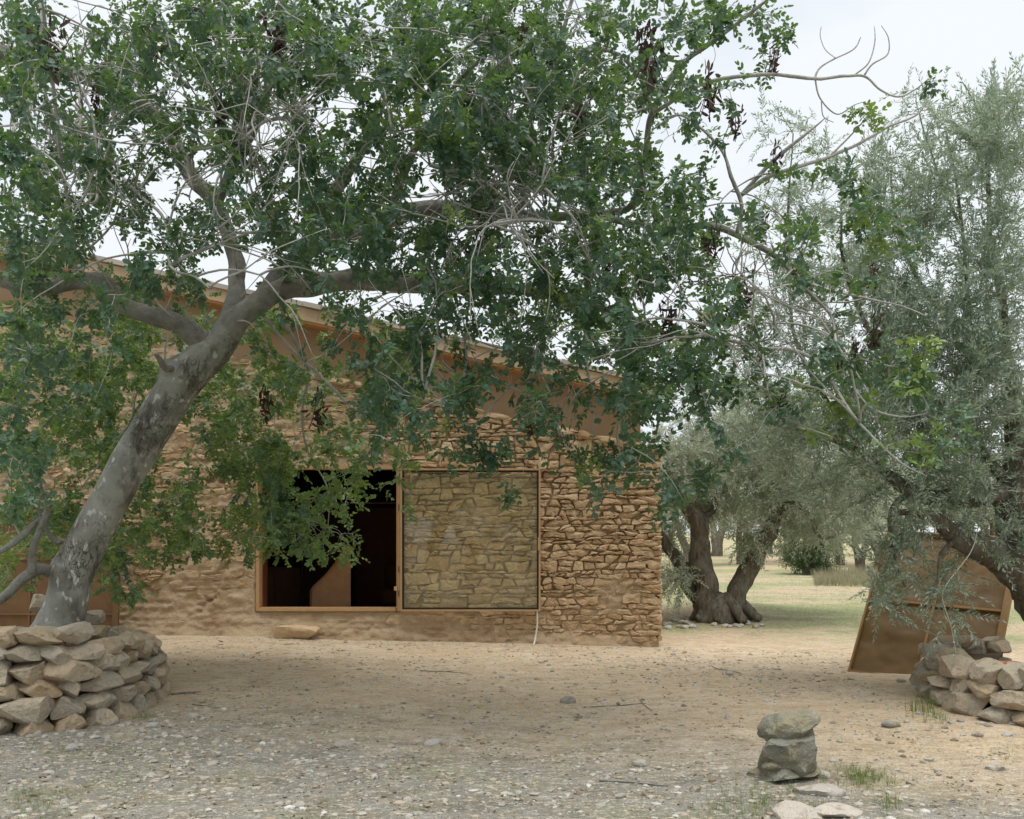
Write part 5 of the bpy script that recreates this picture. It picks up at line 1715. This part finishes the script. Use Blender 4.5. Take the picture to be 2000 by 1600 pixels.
spots_ = [(1447, 1102, 1.0, 0, 'slim far olive tree seen between the old olive stems'), (1345, 1105, 1.05, 1, None), (1250, 1098, 1.15, 0, None), (1540, 1098, 1.2, 1, None), (1640, 1104, 1.1, 0, None), (1720, 1110, 1.1, 1, None), (1830, 1108, 1.15, 0, None), (1950, 1104, 1.2, 1, None),
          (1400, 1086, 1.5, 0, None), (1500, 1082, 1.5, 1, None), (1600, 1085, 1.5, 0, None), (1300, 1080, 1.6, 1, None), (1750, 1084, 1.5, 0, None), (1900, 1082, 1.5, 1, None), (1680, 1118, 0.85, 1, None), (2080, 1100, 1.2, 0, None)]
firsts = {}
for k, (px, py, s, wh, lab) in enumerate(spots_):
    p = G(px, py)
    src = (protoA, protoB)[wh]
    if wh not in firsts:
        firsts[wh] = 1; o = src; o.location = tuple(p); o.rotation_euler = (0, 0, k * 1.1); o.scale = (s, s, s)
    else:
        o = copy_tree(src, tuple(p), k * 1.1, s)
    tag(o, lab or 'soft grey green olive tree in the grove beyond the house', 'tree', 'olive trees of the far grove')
# olives standing behind the photographer: the sash's glass shows their reflection
for k, (x, y, s, wh) in enumerate(((-5.0, -11, 1.15, 0), (-1.6, -12.5, 1.2, 1), (2.6, -12, 1.0, 0), (5.6, -14, 1.3, 1), (-3.6, -17, 1.4, 0), (0.6, -18, 1.4, 1), (-0.4, -10.5, .55, 1))):
    tag(copy_tree((protoA, protoB)[wh], (x, y, 0), k * 2.0, s), 'olive tree of the grove behind the viewer mirrored in the sash glass', 'tree', 'olive trees behind the yard')

# dark bush in the grove
bo = G(1578, 1122)
bush = grove_olive(36, 2.1, 0.95, 'bush', 0.06)
bush.name = 'dark_bush'; bush.location = tuple(bo)
tag(bush, 'dark rounded bush with many thin stems in the far grove', 'bush')
for k in range(12):
    a = k * .52
    pts = spline([(0.1 * math.cos(a), 0.1 * math.sin(a), -.05), (0.35 * math.cos(a), .35 * math.sin(a), .6), (0.6 * math.cos(a), .6 * math.sin(a), 1.3)], 4)
    mb = MB(); mb.add(*tube(pts, np.linspace(.03, .015, len(pts)), 5, True))
    link('stem', mb.mesh('stem', True), M['olive_bark'], bush)

# ------------------------------------------------------------------ loose things on the ground
rg = np.random.default_rng(55)
def ground_pts(n, x0, x1, y0, y1, keep_fn=None):
    x, y = rg.uniform(x0, x1, n), rg.uniform(y0, y1, n)
    ok = (np.abs(x) < 0.58 * y + 0.6) & ~((x < XR + .1) & (y > WALL_Y - 0.05))
    ok &= ~((x < -3.0) & (y > 7.15) & (y < 10.3)) & ~((x > 3.55) & (y > 7.2) & (y < 10.6))
    if keep_fn is not None: ok &= keep_fn(x, y)
    x, y = x[ok], y[ok]
    return np.stack((x, y, gh(x, y)), -1)
def pebble_mesh(name, P, size, lo_poly):
    n = len(P)
    base = iv if not lo_poly else np.array([(1, 0, 0), (-1, 0, 0), (0, 1, 0), (0, -1, 0), (0, 0, 1.0)])
    tri = it if not lo_poly else np.array([(0, 2, 4), (2, 1, 4), (1, 3, 4), (3, 0, 4)])
    m = len(base)
    ang = rg.uniform(0, 6.28, n)
    B = base[None] * (1 + rg.normal(0, .16, (n, m, 1)))
    sc = size[:, None] * np.stack((rg.uniform(.8, 1.4, n), rg.uniform(.6, 1.0, n), rg.uniform(.35, .7, n)), -1)
    B = B * sc[:, None]
    c, s = np.cos(ang)[:, None], np.sin(ang)[:, None]
    V = np.stack((B[..., 0] * c - B[..., 1] * s, B[..., 0] * s + B[..., 1] * c, B[..., 2]), -1) + P[:, None] + np.array((0, 0, 1)) * (size * .12)[:, None, None]
    Tr = (np.arange(n)[:, None, None] * m + tri[None]).reshape(-1, 3)
    return make_mesh(name, V.reshape(-1, 3), [Tr], False, {'tint': np.repeat(rg.uniform(0, 1, n), len(tri))})
def m_pebbles():
    b = NB('scattered_pebbles')
    c = b.ramp(b.attr('tint'), [(0.0, (0.20, 0.165, 0.12)), (0.35, (0.42, 0.35, 0.255)), (0.7, (0.41, 0.385, 0.335)), (0.95, (0.48, 0.465, 0.42)), (1.0, (0.60, 0.59, 0.56))])
    n = b.noise(40, 4, .7)
    c = b.mix(b.ramp(n, [(0.45, 0.0), (0.7, 0.5)]), c, (0.28, 0.25, 0.2))
    return b.finish(c, 0.93, b.bump(n, .5, .006), .1)
M['pebbles'] = m_pebbles()
dens = lambda x, y: rg.uniform(0, 1, x.shape) < np.clip(0.42 + 0.9 * sstep(8.6, 5.6, y + 0.36 * x) + 0.5 * fbm(np.stack((x, y, 0 * x), -1) * 1.3, 3, 71), 0.05, 1)
Pp = ground_pts(15000, -4.2, 4.6, 4.7, 13.4, dens)
o = link('gravel', pebble_mesh('gravel', Pp, rg.lognormal(math.log(.0115), .5, len(Pp)).clip(.005, .032), False), M['pebbles']); tag(o, 'pale grey and tan gravel strewn over the yard', 'gravel', None, 'stuff')
Pp = ground_pts(42000, -4.2, 4.6, 4.7, 13.4, dens)
o = link('grit', pebble_mesh('grit', Pp, rg.lognormal(math.log(.005), .4, len(Pp)), True), M['pebbles']); tag(o, 'fine grit and crumbs of earth over the yard', 'grit', None, 'stuff')
# loose stones big enough to be picked out
LS_ = [rock_mesh('loose_stone', 140 + k, 2.6, 7, 0.12, 2, 30) for k in range(9)]
for me in LS_: me.materials.append(M['pebble'])
fixed = [(345, 1405), (420, 1428), (500, 1448), (552, 1448), (670, 1457, .11), (590, 1452), (745, 1500, .06), (770, 1452), (415, 1494), (300, 1490), (190, 1432), (210, 1443), (60, 1440), (1357, 1546, .075), (1110, 1373, .12), (845, 1455, .1), (1250, 1495, .1), (1740, 1420, .13), (1945, 1505, .1), (375, 1402, .09), (298, 1420, .1), (140, 1465, .1), (1065, 1293), (1072, 1300), (1315, 1280), (980, 1325), (1425, 1318), (585, 1575, .06), (1815, 1335), (1760, 1332, .09), (1785, 1345)]
fixed += [(random.uniform(40, 335), random.uniform(1408, 1446), random.uniform(.03, .075)) for _ in range(34)] + [(random.uniform(1750, 1990), random.uniform(1395, 1440), random.uniform(.03, .07)) for _ in range(16)] + [(random.uniform(300, 1290), random.uniform(1250, 1268), random.uniform(.02, .05)) for _ in range(40)]
fp = [np.append(G(q[0], q[1]), q[2] if len(q) > 2 else rg.uniform(.04, .075)) for q in fixed]
ex = ground_pts(420, -4.0, 4.4, 4.9, 12.8, lambda x, y: rg.uniform(0, 1, x.shape) < np.clip(0.08 + 0.7 * sstep(8.0, 5.6, y + .36 * x), 0, 1))
fp += [np.append(p, rg.uniform(.03, .062)) for p in ex[:130]]
heap = [np.append(G(rg.uniform(1295, 1500), rg.uniform(1208, 1230)), rg.uniform(.05, .13)) for _ in range(34)]
for k, p in enumerate(fp):
    s = p[3]
    o = link('loose_stone', LS_[k % 9], None, None, (p[0], p[1], p[2] + s * .12), (rg.uniform(-.2, .2), rg.uniform(-.2, .2), rg.uniform(0, 6)), (s * rg.uniform(1, 1.5), s, s * rg.uniform(.45, .7)))
    tag(o, 'small pale loose stone lying in the gravel of the yard', 'stone', 'loose stones in the yard')
for k, p in enumerate(heap):
    s = p[3]
    o = link('field_rock', LS_[k % 9], None, None, (p[0], p[1], p[2] + s * .2), (rg.uniform(-.2, .2), rg.uniform(-.2, .2), rg.uniform(0, 6)), (s * 1.4, s, s * .7))
    tag(o, 'pinkish field rock dumped round the foot of the three-stemmed olive', 'rock', 'rocks round the old olive')
# fallen twigs
tws = [((1140, 1383), (1262, 1375), .006), ((820, 1311), (910, 1316), .006), ((1170, 1527), (1305, 1538), .008), ((335, 1358), (392, 1354), .011), ((375, 1378), (430, 1384), .006), ((1390, 1302), (1448, 1318), .007), ((1235, 1470), (1280, 1466), .005), ((1250, 1368), (1275, 1390), .005)]
for k, (a, b, r_) in enumerate(tws):
    A, B = G(*a), G(*b)
    pts = spline([A, A * .6 + B * .4 + rg.normal(0, .02, 3), A * .25 + B * .75 + rg.normal(0, .015, 3), B], 4); pts[:, 2] = gh(pts[:, 0], pts[:, 1]) + r_ * 1.2
    mb = MB(); mb.add(*tube(pts, np.linspace(r_, r_ * .5, len(pts)), 5, True))
    side = spline([pts[5], pts[5] + (B - A) * .15 + rg.normal(0, .04, 3) * np.array((1, 1, .2))], 2)
    mb.add(*tube(side, np.linspace(r_ * .6, r_ * .3, len(side)), 4, True))
    tag(link('fallen_twig', mb.mesh('fallen_twig', True), M['limb']), 'thin dry twig fallen on the bare earth of the yard', 'twig', 'fallen twigs')
# leaf litter
T = Tmpl(); v, tr, qd = leaflet(.045, .016, .3, .25); T.add(v, tr, qd); T.done()
LPp = ground_pts(7000, -4.2, 4.6, 4.7, 13.2, lambda x, y: rg.uniform(0, 1, x.shape) < np.clip(.10 + .7 * sstep(8.4, 5.6, y + .3 * x) + .6 * fbm(np.stack((x, y, 0 * x), -1) * 1.1, 3, 72), .03, 1))
n = len(LPp); d = np.stack((rg.normal(0, 1, n), rg.normal(0, 1, n), rg.normal(0, .15, n)), -1)
o = link('leaf_litter', scatter([T], LPp + np.array((0, 0, .008)), d, rg.uniform(.25, .9, n), rg.uniform(0, 1.6, n), 1.0, .3, 8, 'leaf_litter'), M['litter'])
tag(o, 'dark dry leaf litter scattered over the yard', 'leaf litter', None, 'stuff')
# grass
def blade_t(seed):
    r = np.random.default_rng(seed); t = Tmpl()
    for k in range(7):
        a = r.uniform(0, 6.28); L_ = r.uniform(.6, 1.1); b_ = r.uniform(.1, .7); w = .012
        c, s = math.cos(a), math.sin(a); ox, oy = r.normal(0, .12, 2)
        pts = [(b_ * q * q * L_, q * L_ * (1 - .25 * b_ * q)) for q in (0, .5, 1)]
        v = np.array([(ox + c * pts[0][0] - s * w, oy + s * pts[0][0] + c * w, pts[0][1]), (ox + c * pts[0][0] + s * w, oy + s * pts[0][0] - c * w, pts[0][1]),
                      (ox + c * pts[1][0] + s * w * .7, oy + s * pts[1][0] - c * w * .7, pts[1][1]), (ox + c * pts[1][0] - s * w * .7, oy + s * pts[1][0] + c * w * .7, pts[1][1]), (ox + c * pts[2][0], oy + s * pts[2][0], pts[2][1])])
        t.add(v, [(3, 2, 4)], [(0, 1, 2, 3)])
    return t.done()
GB = [blade_t(k) for k in range(5)]
gp, gs, gt = [], [], []
def tuft(px, py, n, sx, sy, h, dry=.2):
    for p in Gv(px + rg.normal(0, sx, n), np.minimum(py + rg.normal(0, sy, n), 1640)):
        gp.append(p); gs.append(h * rg.uniform(.6, 1.3)); gt.append(1.6 if rg.random() < dry else rg.uniform(0, .8))
for a in ((1470, 1560, 150, 50, 24, .06), (1420, 1585, 80, 50, 12, .05), (1690, 1525, 150, 30, 10, .07), (1640, 1515, 50, 30, 10, .05), (1740, 1575, 14, 12, 8, .10), (1803, 1390, 22, 12, 8, .15), (1835, 1405, 14, 10, 5, .1),
          (520, 1418, 45, 14, 4, .04), (280, 1405, 30, 14, 8, .06), (95, 1465, 50, 30, 10, .05), (60, 1570, 160, 45, 18, .05), (190, 1540, 90, 60, 16, .035), (1780, 1450, 60, 60, 18, .035), (1880, 1560, 60, 70, 20, .035),
          (1960, 1480, 50, 30, 20, .04), (430, 1470, 20, 20, 6, .035), (1560, 1580, 40, 30, 10, .05), (640, 1570, 30, 20, 6, .04), (820, 1580, 30, 30, 6, .035), (1000, 1570, 20, 40, 8, .03), (1820, 1300, 12, 6, 6, .2, .9), (250, 1490, 40, 40, 14, .035)):
    tuft(*a)
sp = ground_pts(3000, -4.2, 4.6, 4.7, 9.0, lambda x, y: fbm(np.stack((x, y, 0 * x), -1) * .9, 3, 90) > .12)
for p in sp[:420]: gp.append(p); gs.append(rg.uniform(.015, .04)); gt.append(rg.uniform(0, 1.2))
n = 6000
x, y = rg.uniform(1.5, 16, n), rg.uniform(15.5, 38, n) 
ok = (x < .56 * y + 1) & (fbm(np.stack((x * .35, y, 0 * x), -1) * .30, 4, 6) > -.12) & (y + .15 * x > 17.2) & ~((np.abs(x - 4.1) < 1.2) & (np.abs(y - 19) < 1.3))
for a, b in zip(x[ok], y[ok]): gp.append(np.array((a, b, float(0)))); gs.append(rg.uniform(.03, .07)); gt.append(1.5 if rg.random() < .22 else rg.uniform(0, .9))
gp = np.array(gp); gp[:, 2] = gh(gp[:, 0], gp[:, 1]) - .003
n = len(gp)
ang = rg.uniform(0, 6.28, n)
o = link('grass', scatter(GB, gp, np.stack((np.cos(ang), np.sin(ang), 0 * ang), -1), np.array(gs), np.array(gt), 1.0, .08, 9, 'grass'), M['grass'])
tag(o, 'short grass tufts in the yard and grove', 'grass', None, 'stuff')
# dry scrub strip in front of the far olives
sc_p, sc_s = [], []
sc_p = Gv(rg.uniform(1590, 1760, 900), rg.uniform(1118, 1146, 900)); sc_s = rg.uniform(.2, .45, 900)
sc_p = np.array(sc_p); ang = rg.uniform(0, 6.28, len(sc_p))
o = link('dry_scrub', scatter(GB, sc_p, np.stack((np.cos(ang), np.sin(ang), 0 * ang), -1), np.array(sc_s), rg.uniform(.6, 2.0, len(sc_p)), 1.0, .1, 10, 'dry_scrub'), M['scrub'])
tag(o, 'dry grey scrub growing along the edge of the grove', 'scrub', None, 'stuff')
